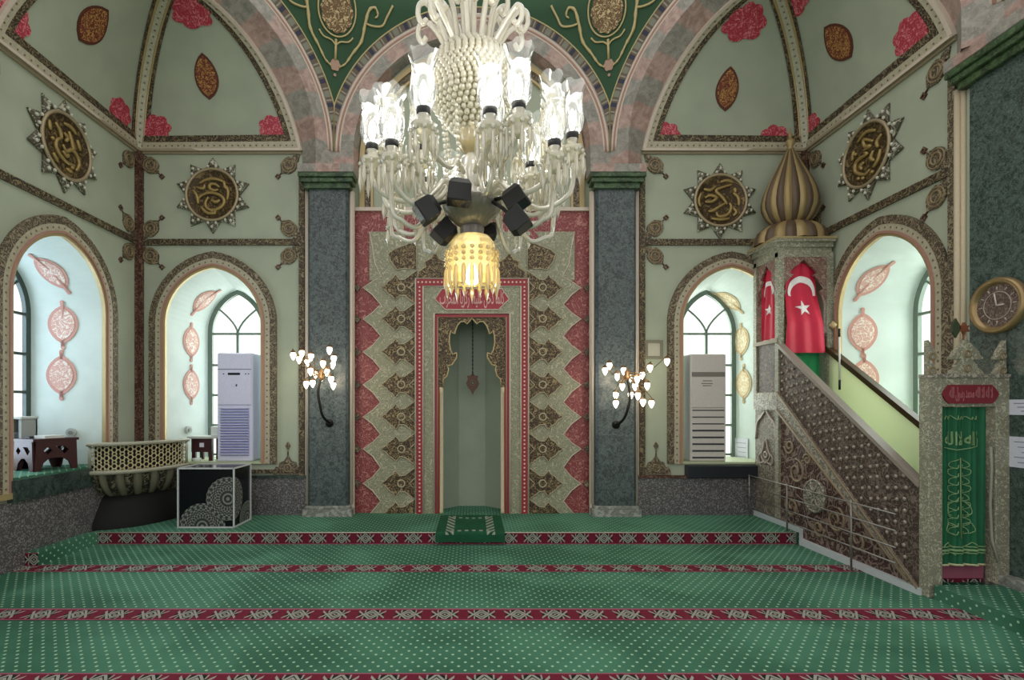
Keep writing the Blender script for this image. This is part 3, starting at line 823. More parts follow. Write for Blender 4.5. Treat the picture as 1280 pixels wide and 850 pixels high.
# leaves and corner flowers painted on the webs (spots read from the photograph)
def flower(o, Sf, px, py, s, rot=0, lo=(0, 0), hi=(1, 1)):
    u, v = find(Sf, px, py, 40, lo, hi)
    u = min(max(u, .02), .98); v = min(max(v, .02), .93)
    m = MB(); on_surface(m, Sf, u, v, [(x*s*1.25, y*s) for x, y in lobed(.2, 7, .18, 42)], .010, rot); m.build('corner_flower', REDF, o)
def vleaf(o, Sf, px, py, w, h, rot=0):
    u, v = find(Sf, px, py, 40)
    m = MB(); on_surface(m, Sf, u, v, leaf(w, h), .006, rot, 3); m.build('painted_leaf', LEAFE, o)
    m = MB(); on_surface(m, Sf, u, v, leaf(w*.86, h*.86), .010, rot, 3); m.build('painted_leaf', LEAFM, o)
D = {(sg, w): (o, Sf) for sg, w, o, Sf in WEBS}
o, f = D[(-1, 'b')]; vleaf(o, f, 258, 95, .16, .27, -.08); flower(o, f, 196, 160, .85); flower(o, f, 341, 160, .8); flower(o, f, 237, 12, 1.0)
o, f = D[(1, 'b')]; vleaf(o, f, 909, 111, .155, .265, .08); flower(o, f, 832, 168, .8); flower(o, f, 968, 172, .85); flower(o, f, 932, 26, 1.1)
o, f = D[(-1, 's')]; vleaf(o, f, 116, 30, .19, .27, -.25); flower(o, f, 150, 140, .85); flower(o, f, 12, 20, .95)
o, f = D[(1, 's')]; vleaf(o, f, 1048, 52, .19, .27, .25); flower(o, f, 1013, 160, .85); flower(o, f, 1140, 42, .95); flower(o, f, 990, 6, .8)

# ------------------------------------------------------------------ mihrab wall and niche
YT = .10
def q(dx, py, Y=YT, sg=1): return (sg*dx*(CAMD+Y)/FPX, PZ(py, Y))
T0 = fnY(YT)
panel = S(MB().prism(rect(-1.69, 1.69, .05, PZ(262, YT)), fnY(.2), -.005, .095, [rect(-.62, .62, .04, 3.1)]), 'wall_mihrab', TILER)
ren(panel, 'wall_mihrab')
EDGEM = plain('ivory_edge', '#b5a88c', .45)
NOT = [360, 399, 440, 481, 521, 561, 604]; TIP = [344, 381, 420, 461, 503, 543, 584, 626]
for sg in (-1, 1):
    out = [(128, 290), (124, 310), (121, 330), (113, 346)]
    for k, n_ in enumerate(NOT):
        t_ = TIP[k+1]
        out += [(124, n_-8), (136, n_), (124, n_+9), (114, t_)]
    out += [(122, 636), (130, 645)]
    inner = [(60, 645), (60, 290)]
    pl = [q(x, y, YT, sg) for x, y in out+inner]
    m = MB().prism(pl, T0, -.01, .018)
    o = m.build('zigzag_tile_field', TILEG, panel)
    MB().tube([T0(*q(x, y, YT, sg), .018) for x, y in out], .008, 6).build('raised_edge', WHITEM, o)
    for y0 in NOT+[320, 643]:
        h = [(69, -21), (76, -16), (84, -10), (90, -9.5), (95, -16), (98, -12), (104, -8), (107, -4), (113, 0)]
        hh = h+[(x, -y) for x, y in reversed(h[:-1])]
        if y0 == 643: hh = [p for p in h]+[(69, 0)]
        if y0 == 320: hh = [(69, 17), (69, -26), (74, -26), (80, -14), (98, -7), (104, -2), (101, 8), (93, 18), (84, 16), (80, 17), (76, 16)]
        m = MB().prism([q(x, y0+y, YT, sg) for x, y in hh], T0, .01, .034); b = m.build('leaf_tile_ornament', TILEB, o)
        m = MB(); m.tube([T0(*q(x, y0+y, YT, sg), .034) for x, y in hh], .007, 6)
        if y0 not in (320, 643):
            m.tube([T0(p[0], p[1], .034) for p in circ(*q(88, y0, YT, sg), .05, 14)], .010, 6, True)
            m.tube([T0(*q(x, y0+y, YT, sg), .034) for x, y in ((70, -8), (78, 0), (70, 8))], .008, 6)
        m.build('raised_edge', EDGEM, b)
    for y0 in NOT:
        c = q(143, y0, YT, sg); k = .045
        m = MB().prism([(c[0]-k, c[1]), (c[0], c[1]-k*1.3), (c[0]+k, c[1]), (c[0], c[1]+k*1.3)], T0, 0, .03); m.build('diamond_tile', RELIEF2, panel)
# top of the field above the frame
m = MB().prism([q(-128, 290), q(128, 290), q(128, 351), q(-128, 351)], T0, -.01, .016); m.build('zigzag_tile_field', TILEG, panel)
for dx in (-46, 0, 46):
    hh = [(-22, 352), (-20, 340), (-11, 334), (-13, 328), (-5, 324), (0, 316), (5, 324), (13, 328), (11, 334), (20, 340), (22, 352)]
    m = MB().prism([q(dx+x, y) for x, y in hh], T0, .01, .031); b = m.build('leaf_tile_ornament', TILEB, panel)
    MB().tube([T0(*q(dx+x, y), .031) for x, y in hh], .007, 6).build('raised_edge', GOLD, b)
for dx in (-75, 75):
    c = q(dx, 296); k = .09
    MB().prism([(c[0]-k, c[1]), (c[0], c[1]-k), (c[0]+k, c[1]), (c[0], c[1]+k)], T0, .0, .04).build('diamond_tile', TILER, panel)
m = MB(); line(m, (-1.69, PZ(262, YT)), (1.69, PZ(262, YT)), .05, T0, .03); m.build('raised_edge', WHITEM, panel)
# side mouldings of the mihrab wall
m = MB()
for s in (-1, 1): m.tube([(s*1.67, .08, .15), (s*1.67, .08, PZ(262, YT))], .02, 8)
m.build('raised_edge', WHITEM, panel)

def SC_(p): return [q(x, y) for x, y in p]
niche_r = [(0,397.5),(2.5,401),(6,405.5),(9.5,402.5),(14,402.5),(18,407),(20.5,413),(21.3,418),(24,416.5),(26.3,413.5),(28,420),(28.4,428),(26.5,438),(24,443.3),(19.3,441.3),(18.8,443),(19.5,448),(24.5,456),(30.5,457.5),(29,462),(31,470),(35.5,474),(36,483)]
open_ = SC_([(36, 650)]+[(x, y) for x, y in reversed(niche_r)]+[(-x, y) for x, y in niche_r[1:]]+[(-36, 650)])
nfill = MB()
YN = .05
fr = MB().prism(SC_([(-69, 650), (-69, 350), (69, 350), (69, 650)]), T0, .0, .045, ) if False else MB()
# floral frame plate (U shape), bands, spandrel
def U(dx0, y0, dx1, y1): return SC_([(-dx0, 650), (-dx0, y0), (dx0, y0), (dx0, 650), (dx1, 650), (dx1, y1), (-dx1, y1), (-dx1, 650)])
fp = MB().prism(U(61, 358, 46, 393), T0, .0, .05).build('floral_frame', TILEG, panel)
m = MB()
for s in (-1, 1):
    a, b = q(61, 645, YT, s), q(69, 645, YT, s)
    m.strip([T0(a[0], .1, .055), T0(a[0], PZ(350, YT), .055)], [T0(b[0], .1, .055), T0(b[0], PZ(350, YT), .055)], (0, -1, 0), .01)
m.strip([T0(-.78, PZ(350, YT), .056), T0(.78, PZ(350, YT), .056)], [T0(-.78, PZ(358.2, YT), .056), T0(.78, PZ(358.2, YT), .056)], (0, -1, 0), .01)
m.build('beaded_band', REDB, panel)
def edgeline(dx, y, mat, r, d=.06):
    p = SC_([(-dx, 648), (-dx, y), (dx, y), (dx, 648)]); MB().tube([T0(a, b, d) for a, b in p], r, 6).build('raised_edge', mat, panel)
edgeline(70, 349.3, WHITEM, .012); edgeline(60.5, 359, WHITEM, .012); edgeline(47, 392.5, WHITEM, .014); edgeline(42.5, 397, PINKM, .012, .05)
MB().prism(U(46, 393.5, 42, 397.5), T0, .0, .045).build('red_band', REDP, panel)
sp = MB().prism(SC_([(-42, 397.5), (42, 397.5), (42, 484), (36, 484)])[0:0]+SC_([(42, 397.5), (42, 484)]+[(x, y) for x, y in reversed(niche_r)]+[(-x, y) for x, y in niche_r[1:]]+[(-42, 484), (-42, 397.5)]), T0, -.03, .03)
sp = sp.build('carved_spandrel', TILEB, panel)
MB().tube([T0(a, b, .03) for a, b in SC_([(x, y) for x, y in reversed(niche_r)]+[(-x, y) for x, y in niche_r[1:]])], .012, 6).build('scalloped_edge', GOLD, sp)
for s in (-1, 1):
    c = q(39, 560, YT, s)[0]; z0, z1 = PZ(643, YT), PZ(484, YT)
    m = MB().lathe([(.028, z0), (.028, z0+.06), (.02, z0+.08), (.02, z1-.1), (.028, z1-.08), (.03, z1)], (c, YT-.0, 0), 12); m.build('slender_column', plain('cream_colonette', '#d8c9a0', .4) if s < 0 else bpy.data.materials['cream_colonette'], panel)
    x0, x1 = sorted((q(40.5, 0, YT, s)[0], q(42.2, 0, YT, s)[0])); MB().prism(rect(x0, x1, .1, z1), T0, -.01, .03).build('red_band', REDP, panel)
    x0, x1 = sorted((q(36, 0, YT, s)[0], q(41, 0, YT, s)[0])); MB().prism(rect(x0, x1, .1, z1), T0, -.03, .0).build('niche_jamb', WHITEM, panel)
# niche recess: five-sided
nw = .46
pl = [(-nw, YT+.03), (-nw, .35), (-.20, .62), (.20, .62), (nw, .35), (nw, YT+.03)]
m = MB(); z0, z1 = .05, 3.0
for a, b in zip(pl, pl[1:]): m.add([(a[0], a[1], z0), (b[0], b[1], z0), (b[0], b[1], z1), (a[0], a[1], z1)], [(0,1,2,3)])
m.add([(p[0], p[1], z1) for p in pl], [tuple(range(6))])
m.build('niche', NICHE, panel)
# red cartouche with white script over the niche
hx = SC_([(-46, 375), (-37, 362), (37, 362), (46, 375), (33, 388), (-33, 388)])
ct = MB().prism(hx, T0, .04, .06).build('inscription_panel', REDP, panel)
MB().tube([T0(a, b, .06) for a, b in hx], .008, 6, True).build('raised_edge', WHITEM, ct)
text_mb('كلما دخل عليها زكريا المحراب', T0, q(-40, 0)[0], q(40, 0)[0], PZ(386.5, YT), PZ(364, YT), .06).build('script', plain('pale_script', '#d9a9a0', .5), ct)
# ------------------------------------------------------------------ star medallions
DISC = filigree('dark_bronze_disc', '#43331f', '#7b6742', 10, 4, .45, .3, .45, .8)
SCRIPT = plain('gilded_script', '#a38b56', .4, .35)
RIMM = plain('bronze_rim', '#a8977a', .4, .3)
RAYM = filigree('beaded_silver_ray', '#55503f', '#b9b6a2', 9, 3, .2, .1, .45, .8)
RAYB = plain('silver_bead', '#c9c7b6', .4, .1)
def strokes(mb, sl, fn, a, b, r, rad, d):
    for s in sl:
        pts = spline([(x*r, z*r, 0) for x, z in s], 4); n = len(pts)
        mb.tube([fn(a+p.x, b+p.y, d) for p in pts], [1.05*rad*(.45+.75*sin(PI*(.12+.76*i/(n-1)))) for i in range(n)], 6)
def roundel(fn, a, b, sl, label, R=.355):
    f0 = fn; fn = lambda a, b, d: f0(a, b, d+.006)
    P = fn(a, b, 0)
    t = thing('star_medallion', label, 'wall medallion', P, 'calligraphy medallions under the vaults')
    nrm = fn(0, 0, 1)-fn(0, 0, 0)
    for k in range(10):
        an = PI/2+2*PI*k/10; w = .115
        base = [(a+R*cos(an)-w*sin(an), b+R*sin(an)+w*cos(an)), (a+R*cos(an)+w*sin(an), b+R*sin(an)-w*cos(an))]; tip = (a+R*1.49*cos(an), b+R*1.49*sin(an))
        m = MB(); m.prism([base[1], tip, base[0]], fn, 0, .02)
        c = ((base[0][0]+base[1][0]+tip[0])/3, (base[0][1]+base[1][1]+tip[1])/3)
        m.add([fn(*base[0], .02), fn(*base[1], .02), fn(*tip, .02), fn(c[0], c[1], .055)], [(0,1,3),(1,2,3),(2,0,3)])
        o = m.build('ray', RAYM, t)
        for rr, ss in ((1.10, -.055), (1.10, .055), (1.25, 0)):
            p = fn(a+R*rr*cos(an)-ss*sin(an), b+R*rr*sin(an)+ss*cos(an), .045); MB().ball(p, .022, 6).build('bead', RAYB, o)
    m = MB()
    for k in range(5):
        pass
    N = 40; prof = [(R, .03), (R*.97, .05), (R*.9, .03), (R*.75, .02), (R*.0+.001, .015)]
    vs = []; fs = []
    for r, d in prof:
        for k in range(N): vs.append(fn(a+r*cos(2*PI*k/N), b+r*sin(2*PI*k/N), d))
    for i in range(len(prof)-1):
        for k in range(N): fs.append((i*N+k, i*N+(k+1) % N, (i+1)*N+(k+1) % N, (i+1)*N+k))
    vs += [fn(a+R*cos(2*PI*k/N), b+R*sin(2*PI*k/N), 0) for k in range(N)]
    for k in range(N): fs.append((k, (k+1) % N, len(prof)*N+(k+1) % N, len(prof)*N+k))
    m.add(vs, fs, None, True); m.build('disc', DISC, t)
    MB().tube([fn(p[0], p[1], .045) for p in circ(a, b, R, 48)], .020, 8, True).build('rim', RIMM, t)
    m = MB(); strokes(m, sl, fn, a, b, R, .019, .03); m.build('script', SCRIPT, t)
dots = lambda L: [[(x, z), (x+.05, z+.05), (x+.06, z)] for x, z in L]
s1 = [[(.23,.2),(.05,.18),(-.1,.26),(-.08,.4),(.1,.42),(.28,.3)], [(-.6,-.2),(-.4,-.02),(-.12,.08),(.2,.03),(.42,-.12),(.46,-.32),(.28,-.52),(0,-.6),(-.22,-.5),(-.27,-.3),(-.15,-.08)],
      [(-.75,.2),(-.6,-.05),(-.55,-.35)], [(.55,.35),(.62,.1),(.58,-.2)], [(-.5,.45),(-.2,.6),(.15,.62),(.45,.5)], [(-.45,-.45),(-.2,-.7),(.15,-.72)], [(-.05,-.2),(.15,-.28),(.3,-.2)], [(.45,.55),(.5,.3),(.6,.25)], [(-.6,.3),(-.35,.25),(-.3,.4)]]+dots([(-.05,-.68),(.06,-.7)])
s2 = [[(.45,.62),(.1,.52),(-.18,.38),(.05,.15),(.2,-.05),(.25,-.15)], [(.2,-.1),(-.05,-.25),(-.3,-.4),(-.48,-.42)], [(-.15,-.45),(-.1,-.6),(.1,-.62),(.33,-.5),(.42,-.25),(.35,-.1)], [(-.75,.3),(-.85,0),(-.78,-.25)], [(-.65,.45),(-.4,.4),(-.2,.55)],
      [(.5,.3),(.7,.1),(.72,-.2)], [(-.6,.1),(-.4,.2),(-.15,.1),(-.35,-.05),(-.6,-.05)], [(-.35,-.7),(0,-.75),(.35,-.7)], [(.0,.72),(.25,.78),(.5,.7)], [(.5,-.3),(.62,-.45),(.5,-.6)], [(.55,.5),(.6,.3)]]
s3 = [[(.1,.12),(-.05,.02),(.2,0),(.45,-.05),(.5,-.3),(.3,-.5),(.05,-.62),(-.15,-.55)], [(-.3,.3),(.1,.55),(.05,.3),(-.2,.2),(.1,.2)], [(-.6,-.1),(-.5,-.4),(-.3,-.55)], [(.1,-.2),(.25,-.25),(.2,-.4)], [(-.4,.6),(0,.75),(.4,.6)], [(.55,.4),(.65,.1)], [(-.65,.35),(-.45,.2),(-.5,0)], [(-.3,0),(-.2,-.2),(-.35,-.35)]]+dots([(.1,-.75),(.3,-.68),(.45,.2),(-.3,-.72)])
s4 = [[(-.25,.15),(-.4,0),(-.42,-.2),(-.25,-.4),(.05,-.5),(.35,-.45)], [(-.15,.0),(0,-.15),(.2,0),(.4,-.05),(.55,-.3),(.4,-.6)], [(-.45,.55),(-.25,.35),(-.2,.15)], [(-.7,.5),(-.65,.2)], [(.1,.55),(.25,.2),(.3,0)], [(.45,.45),(.6,.15)], [(-.1,.7),(.2,.72),(.4,.6)], [(-.15,-.2),(.0,-.3),(.1,-.2)], [(0,-.7),(.25,-.72)], [(-.55,-.45),(-.35,-.65)], [(-.1,.4),(.05,.3),(-.05,.15)]]+dots([(.2,-.6),(-.6,-.05)])
roundel(B0, PXX(267, 0), PZ(245, 0), s1, 'round bronze medallion with star rays on the left half of the back wall')
roundel(B0, PXX(899, 0), PZ(252, 0), s2, 'round bronze medallion with star rays beside the onion dome on the back wall')
roundel(fnR(A), -1.17, 4.59, s3, 'round bronze medallion with star rays on the right side wall')
roundel(fnL(-A), -1.34, 4.60, s4, 'round bronze medallion with star rays on the left side wall')

# ------------------------------------------------------------------ pulpit with kiosk and stair
PBR = filigree('carved_stair_panel', '#4d332e', '#8e7a70', 9, 3, .45, .1, .5, .9)
PDK = filigree('dark_studded_panel', '#4c3d37', '#7d6d64', 20, 3, .5, .1, .5, .8)
PGR = filigree('grey_carved_panel', '#6e6457', '#9d9484', 11, 4, .45, .1, .5, .8)
PGB = filigree('grey_gilt_band', '#7b766c', '#b9b2a2', 18, 3, .45, .15, .45, .6)
PFR = filigree('silver_carved_frame', '#8a8775', '#bcb8a2', 20, 4, .4, .05, .5, .6)
STUD = plain('silver_stud', '#a89c90', .4, .25)
TAN = plain('tan_wood', '#8d7a62', .5)
PLW = plain('white_plinth', '#c8ccd0', .5)
def translucent(name, h):
    t = NT(name); c = hexl(h)
    tl = t.n('ShaderNodeBsdfTranslucent'); tl.inputs[0].default_value = c; df = t.n('ShaderNodeBsdfDiffuse'); df.inputs[0].default_value = c
    mx = t.n('ShaderNodeMixShader'); mx.inputs[0].default_value = .55; t.t.links.new(tl.outputs[0], mx.inputs[1]); t.t.links.new(df.outputs[0], mx.inputs[2])
    t.t.links.new(mx.outputs[0], t.out.inputs[0]); return t.m
LIME = translucent('lime_green_lining', '#eef3d6')
GREENC = paint('emerald_lining', '#2fae6c', .6, .1)
BROWN = plain('brown_rail', '#4b3a25', .4)
ONA = plain('gold_rib', '#a08a5e', .4, .3); ONB = plain('brown_rib', '#5e4c3c', .45, .2)
X0, X1, YP, YK, YB = 3.93, 4.60, -2.75, -.58, -.03
SD = lambda a, b, d: V((X0-d, a, b))
SD2 = lambda a, b, d: V((X1-d, a, b))
mb_ = thing('minbar', 'carved minbar staircase with ribbed onion dome and portal by the right wall', 'pulpit', (4.25, -1.4, 0))
MB().prism([(YB, STEP), (YB, STEP+.075), (YS-.03, STEP+.06), (YS-.03, .075), (YP+.02, .06), (YP+.02, 0), (YS+.005-.03, 0), (YS-.03, STEP)], SD, -.04, .035).build('plinth', PLW, mb_)
MB().prism(rect(YK, YB, STEP+.06, 1.60), SD, -.04, .0).build('tower_panel', PGR, mb_)
m = MB()
for s in ((-.30, 1.0),):
    pts = spline([(0,-.12),(-.1,-.02),(-.05,.08),(0,.2),(.05,.08),(.1,-.02),(0,-.12)], 4)
    m.tube([SD(s[0]+p.x, s[1]+p.y, .008) for p in pts], .013, 6)
    m.tube([SD(p[0], p[1], .008) for p in circ(s[0], s[1], .04, 12)], .012, 6, True)
    for sg in (-1, 1): m.tube([SD(s[0]+sg*p.x, s[1]+p.y, .008) for p in spline([(.05, -.1), (.14, -.12), (.16, -.03), (.10, .02)], 4)], .011, 6)
for sg, y0 in ((1, YK+.03), (-1, YB-.03)): m.tube([SD(y0+sg*p.x, p.y, .008) for p in spline([(0, 1.2), (.04, 1.42), (.14, 1.50), (.22, 1.58)], 4)], .014, 6)
m.build('carved_palmette', STUD, mb_)
MB().prism(rect(YK-.01, YB, 1.60, 1.83), SD, -.04, .025).build('tower_band', PGB, mb_)
MB().prism(rect(YK, YB, 1.83, 2.47), SD, -.04, .0).build('tower_parapet', PDK, mb_)
MB().prism(rect(YK-.02, YB, 2.47, 2.52), SD, -.05, .03).build('parapet_cap', TAN, mb_)
zl = lambda y: 1.60+(y-YK)*(1.60-.07)/(YK+2.62)          # lower edge of the diagonal band
zm = lambda y: 1.83+(y-YK)*(1.83-.04)/(YK-YP-.03)
zt = lambda y: 2.44+(y-YK)*(2.44-.975)/(YK-YP)
MB().prism([(YK, STEP+.06), (YS-.03, STEP+.05), (YS-.03, .06), (-2.6, .06), (YK, 1.62)], SD, -.04, -.012).build('stair_panel', PBR, mb_)
m = MB()
def spiral(cy, cz, r0, turns, a0, s): return [(cy+r0*(1-.8*k/30)*cos(a0+s*turns*2*PI*k/30), cz+r0*(1-.8*k/30)*sin(a0+s*turns*2*PI*k/30)) for k in range(31)]
for (cy, cz, r, a0, s) in ((-.93, .85, .16, 1.5, 1), (-.80, 1.15, .10, 0, -1), (-1.62, .42, .15, 2, 1), (-1.95, .28, .11, 0, -1), (-.85, .42, .14, 1, -1), (-1.35, .26, .10, 3, 1), (-1.15, 1.02, .07, 0, 1)):
    MB().tube([SD(a, b, -.008) for a, b in spiral(cy, cz, r, 1.4, a0, s)], .014, 6).build('carved_scroll', TAN, mb_)
m = MB(); c = (-1.30, .62)
m.prism(circ(*c, .185, 32), SD, -.02, .012)
m.tube([SD(a, b, .014) for a, b in circ(*c, .18, 32)], .012, 6, True)
for k in range(8):
    a = 2*PI*k/8; m.tube([SD(c[0]+r*cos(a+r*3), c[1]+r*sin(a+r*3), .016) for r in (.03, .08, .13, .165)], .011, 6)
m.build('round_boss', PGB, mb_)
MB().prism([(YK, 1.60), (YK, 1.84), (YP+.03, .04), (-2.62, .04)], SD, -.04, .022).build('diagonal_band', PGB, mb_)
m = MB()
for f_ in (zl, zm):
    ya, yb = YK, (-2.60 if f_ is zl else YP+.04); m.tube([SD(ya, f_(ya), .026), SD(yb, f_(yb), .026)], .014, 6)
m.build('band_moulding', TAN, mb_)
MB().prism([(YK, 1.84), (YK, 2.44), (YP+.04, .975), (YP+.04, .05)], SD, -.04, -.002).build('stair_parapet', PDK, mb_)
m = MB()
y = YK-.08
while y > YP+.1:
    z = zm(y)+.10
    while z < zt(y)-.08:
        m.ball((X0-.004, y+random.uniform(-.015, .015), z), .020, 6, (.7, 1, 1)); z += .105
    y -= .105
m.build('silver_studs', STUD, mb_)['kind'] = 'stuff'
MB().prism([(YK, 2.42), (YK, 2.465), (YP+.04, .985), (YP+.04, .94)], SD, -.06, .03).build('handrail', plain('grey_brown_rail', '#958a80', .35), mb_)  # one even grey-brown, lighter than the far handrail
# far parapet with green lining, steps inside
MB().prism([(YK, 1.7), (YK, 2.38), (YP, .95), (YP, .05)], SD2, .0, .04).build('far_parapet', LIME, mb_)
MB().prism([(YK, 2.35), (YK, 2.42), (YP, .99), (YP, .92)], SD2, -.01, .07).build('far_handrail', BROWN, mb_)
m = MB()
for k in range(9):
    ya = YP+.08+(YK-YP-.1)*k/9; yb = YP+.08+(YK-YP-.1)*(k+1)/9; m.box(X0+.05, X1-.06, ya, yb+.02, .02, .14+.185*(k+1)-.04 if k else .14)
m.build('steps', CARPET, mb_)
# kiosk posts, front and side arches
m = MB(); 
for (x, y, z0) in ((X0, YK, STEP+.06), (X1-.04, YK, 1.83), (X0, YB-.03, 1.83), (X1-.04, YB-.03, 1.83)):
    m2 = MB().box(x-.02, x+.055, y-.03, y+.045, z0, 3.62); m2.build('kiosk_post', PFR, mb_)
MB().box(X0, X1, YK, YB, 1.78, 1.83).build('kiosk_floor', TAN, mb_)
K = fnY(YK)
def kx(zx): return 4.245+zx/2.575/97.5
def kz(zy): return PZ(170+zy/2.575, YK)
lob = [(0,398),(10,408),(18,416),(30,423),(38,432),(43,441),(32,447),(46,460),(58,476),(67,490),(52,500),(62,512),(73,545),(73,700)]
op = [(kx(x), kz(z)) for x, z in reversed(lob)]+[(kx(-x), kz(z)) for x, z in lob[1:]]
x0, x1, zt_, zb_ = 3.95, 4.56, 3.62, kz(700)
SPK = filigree('rosy_spandrel', '#7b5a50', '#a58d80', 16, 4, .45, .05, .5, .6)
MB().prism([(x0, zt_), (x0, zb_)]+[(kx(-x), kz(z)) for x, z in reversed(lob)]+[(kx(x), kz(z)) for x, z in lob[1:]]+[(x1, zb_), (x1, zt_)], K, -.02, .012).build('arched_front', SPK, mb_)
KS = SD
def ky(zx): return -.30+zx*.0031
sl = [(ky(x), kz(z-20 if z > 600 else z)) for x, z in lob]; sr = [(ky(-x), kz(z-20 if z > 600 else z)) for x, z in lob]
MB().prism([(YB, 3.62), (YB, 2.5)]+[(max(min(a, YB-.04), YK+.04), b) for a, b in reversed(sl)][0:]+[(max(min(a, YB-.04), YK+.04), b) for a, b in sr[1:]]+[(YK, 2.5), (YK, 3.62)], SD, -.03, .0).build('arched_side', SPK, mb_)
ov = .07
m = MB()
for z0, z1, o_ in ((3.56, 3.68, .02), (3.68, 3.74, .05), (3.74, 3.78, .09)): m.box(X0-o_, X1+.0, YK-o_, 0, z0, z1)
m.build('cornice', PFR, mb_)
MB().box(X0-.10, X1+.02, YK-.10, 0, 3.775, 3.80).build('eave', GOLD, mb_)
DC = (4.245, -.31, 0)
def ribbed(name, prof, lob_, sub):
    for par, mat in ((0, ONA), (1, ONB)):
        m = MB(); n = lob_; seg = 2*PI/n
        for k in range(n):
            if k % 2 != par: continue
            vs = []; fs = []; M_ = 6
            for r, z in prof:
                for j in range(M_+1):
                    a = seg*(k+j/M_); rr = r*(1+.07*sin(PI*j/M_)) ; vs.append((DC[0]+rr*cos(a)*.93, DC[1]+rr*sin(a)*.82, z))
            for i in range(len(prof)-1):
                for j in range(M_): fs.append((i*(M_+1)+j, i*(M_+1)+j+1, (i+1)*(M_+1)+j+1, (i+1)*(M_+1)+j))
            m.add(vs, fs, None, True)
        m.build(name, mat, mb_)
ribbed('dome_skirt', [(.46, 3.80), (.455, 3.87), (.42, 3.96), (.34, 4.03), (.24, 4.07), (.1, 4.08)], 20, 0)
ribbed('onion_dome', [(.16, 4.03), (.22, 4.06), (.30, 4.15), (.355, 4.27), (.36, 4.36), (.335, 4.48), (.28, 4.62), (.21, 4.76), (.145, 4.88), (.09, 4.99), (.05, 5.06), (.03, 5.09)], 22, 0)
m = MB().lathe([(.0, 5.04), (.045, 5.08), (.03, 5.11), (.06, 5.15), (.055, 5.19), (.02, 5.22), (.03, 5.26), (.012, 5.30), (.0, 5.37)], DC, 12)
m.build('finial', ONA, mb_)
m = MB().lathe([(.0, -.06), (.05, 0), (.0, .06)], (4.62-.03, YK-.06, 2.68), 6); m.build('post_ornament', GOLD, mb_)
# portal
PF = fnY(YP)
for x in (3.922, 4.50): MB().prism(rect(x, x+.12, 0 if x < 4 else .12, 1.91), PF, -.05, .05).build('portal_post', PFR, mb_, None, .006)
MB().prism(rect(3.926, 4.618, 1.645, 1.905), PF, -.04, .045).build('lintel', PFR, mb_, None, .006)
MB().prism(rect(3.92, 4.63, 1.895, 1.925), PF, -.05, .06).build('lintel_moulding', PGB, mb_)
pp = [(4.03, 1.752), (4.06, 1.80), (4.09, 1.832), (4.46, 1.832), (4.49, 1.80), (4.52, 1.752), (4.49, 1.70), (4.46, 1.672), (4.09, 1.672), (4.06, 1.70)]
pq = MB().prism(pp, PF, .03, .06).build('inscription_plaque', plain('dark_red_plaque', '#7c2430', .5), mb_)
text_mb('لا اله الا الله محمد رسول الله', PF, 4.09, 4.46, 1.69, 1.815, .06).build('script', plain('plaque_script', '#a8646a', .5), pq)
cr = [(0,.33),(.015,.29),(.05,.25),(.10,.20),(.115,.165),(.135,.155),(.135,.135),(.05,.135),(.05,.115),(.085,.09),(.09,.06),(.12,.04),(.15,0)]
crest = [(4.275+x, 1.92+z) for x, z in cr]+[(4.275-x, 1.92+z) for x, z in reversed(cr[1:])]
m = MB().prism(crest, PF, -.02, .03)
half = [(0,.30)]+[(x*.62, z*.98) for x, z in cr[1:]]
m.prism([(3.94, 1.92)]+[(3.94+x, 1.92+z) for x, z in half], PF, -.02, .03); m.prism([(4.61, 1.92)]+[(4.61-x, 1.92+z) for x, z in half], PF, -.02, .03)
co = m.build('crest', PFR, mb_)
m = MB()
for (x, z) in ((4.275, 1.975), (4.275, 2.10), (3.97, 1.955), (3.97, 2.08), (4.58, 1.955), (4.58, 2.08)):
    m.tube([PF(a, b, .03) for a, b in circ(x, z, .028, 16)], .008, 6, True)
m.build('crest_rosette', GOLD2, co)
st_ = [(4.262+r*cos(PI/2+PI*k/6), 2.322+r*sin(PI/2+PI*k/6)) for k, r in [(k, .055 if k % 2 == 0 else .026) for k in range(12)]]
m = MB().prism(st_, PF, -.005, .02); m.tube([PF(4.275, 2.2, .0), PF(4.263, 2.28, .0)], .008, 6); m.build('star_finial', plain('copper_star', '#8a5238', .45, .3), mb_)
ff = [(4.192+x, 2.325+z) for x, z in ((0, .085), (.012, .06), (.03, .03), (.03, -.03), (.012, -.06), (0, -.085), (-.012, -.06), (-.03, -.03), (-.03, .03), (-.012, .06))]
m = MB().prism(ff, PF, -.005, .015); m.build('side_finial', plain('green_bronze', '#3b4630', .5), mb_)
MB().prism(rect(4.05, 4.50, .10, .27), fnY(YP+.08), 0, .02).build('threshold_riser', RISER, mb_)

# curtain in the portal
CURT = paint('green_velvet', '#146540', .7, .25)
EMB = plain('gold_embroidery', '#7fa070', .5)
def CF(u, v):
    x = 4.055+u*.395; z = .27+v*1.37
    return V((x, YP-.005-.018*sin(u*19+v*1.2)-.010*sin(u*41+1), z))
cu = tag(MB().grid(CF, 60, 30).build('curtain', CURT), 'green velvet curtain with gold embroidery hanging in the portal', 'curtain')
m = MB()
def emb(pts, r=.004):
    m.tube([CF((x-4.055)/.395, (z-.27)/1.37)+V((0, -.006, 0)) for x, z in pts], r, 5)
for yy, amp in ((1.55, .02),):
    for k in range(7): 
        x = 4.10+k*.042; emb([(p.x, p.y) for p in spline([(x, yy-amp, 0), (x+.012, yy+amp*random.uniform(.2, 1), 0), (x+.03, yy-amp*.4, 0), (x+.045, yy-amp*.9, 0)], 3)])
emb([(4.09, 1.29), (4.18, 1.27), (4.30, 1.285), (4.37, 1.30), (4.40, 1.37)], .005)
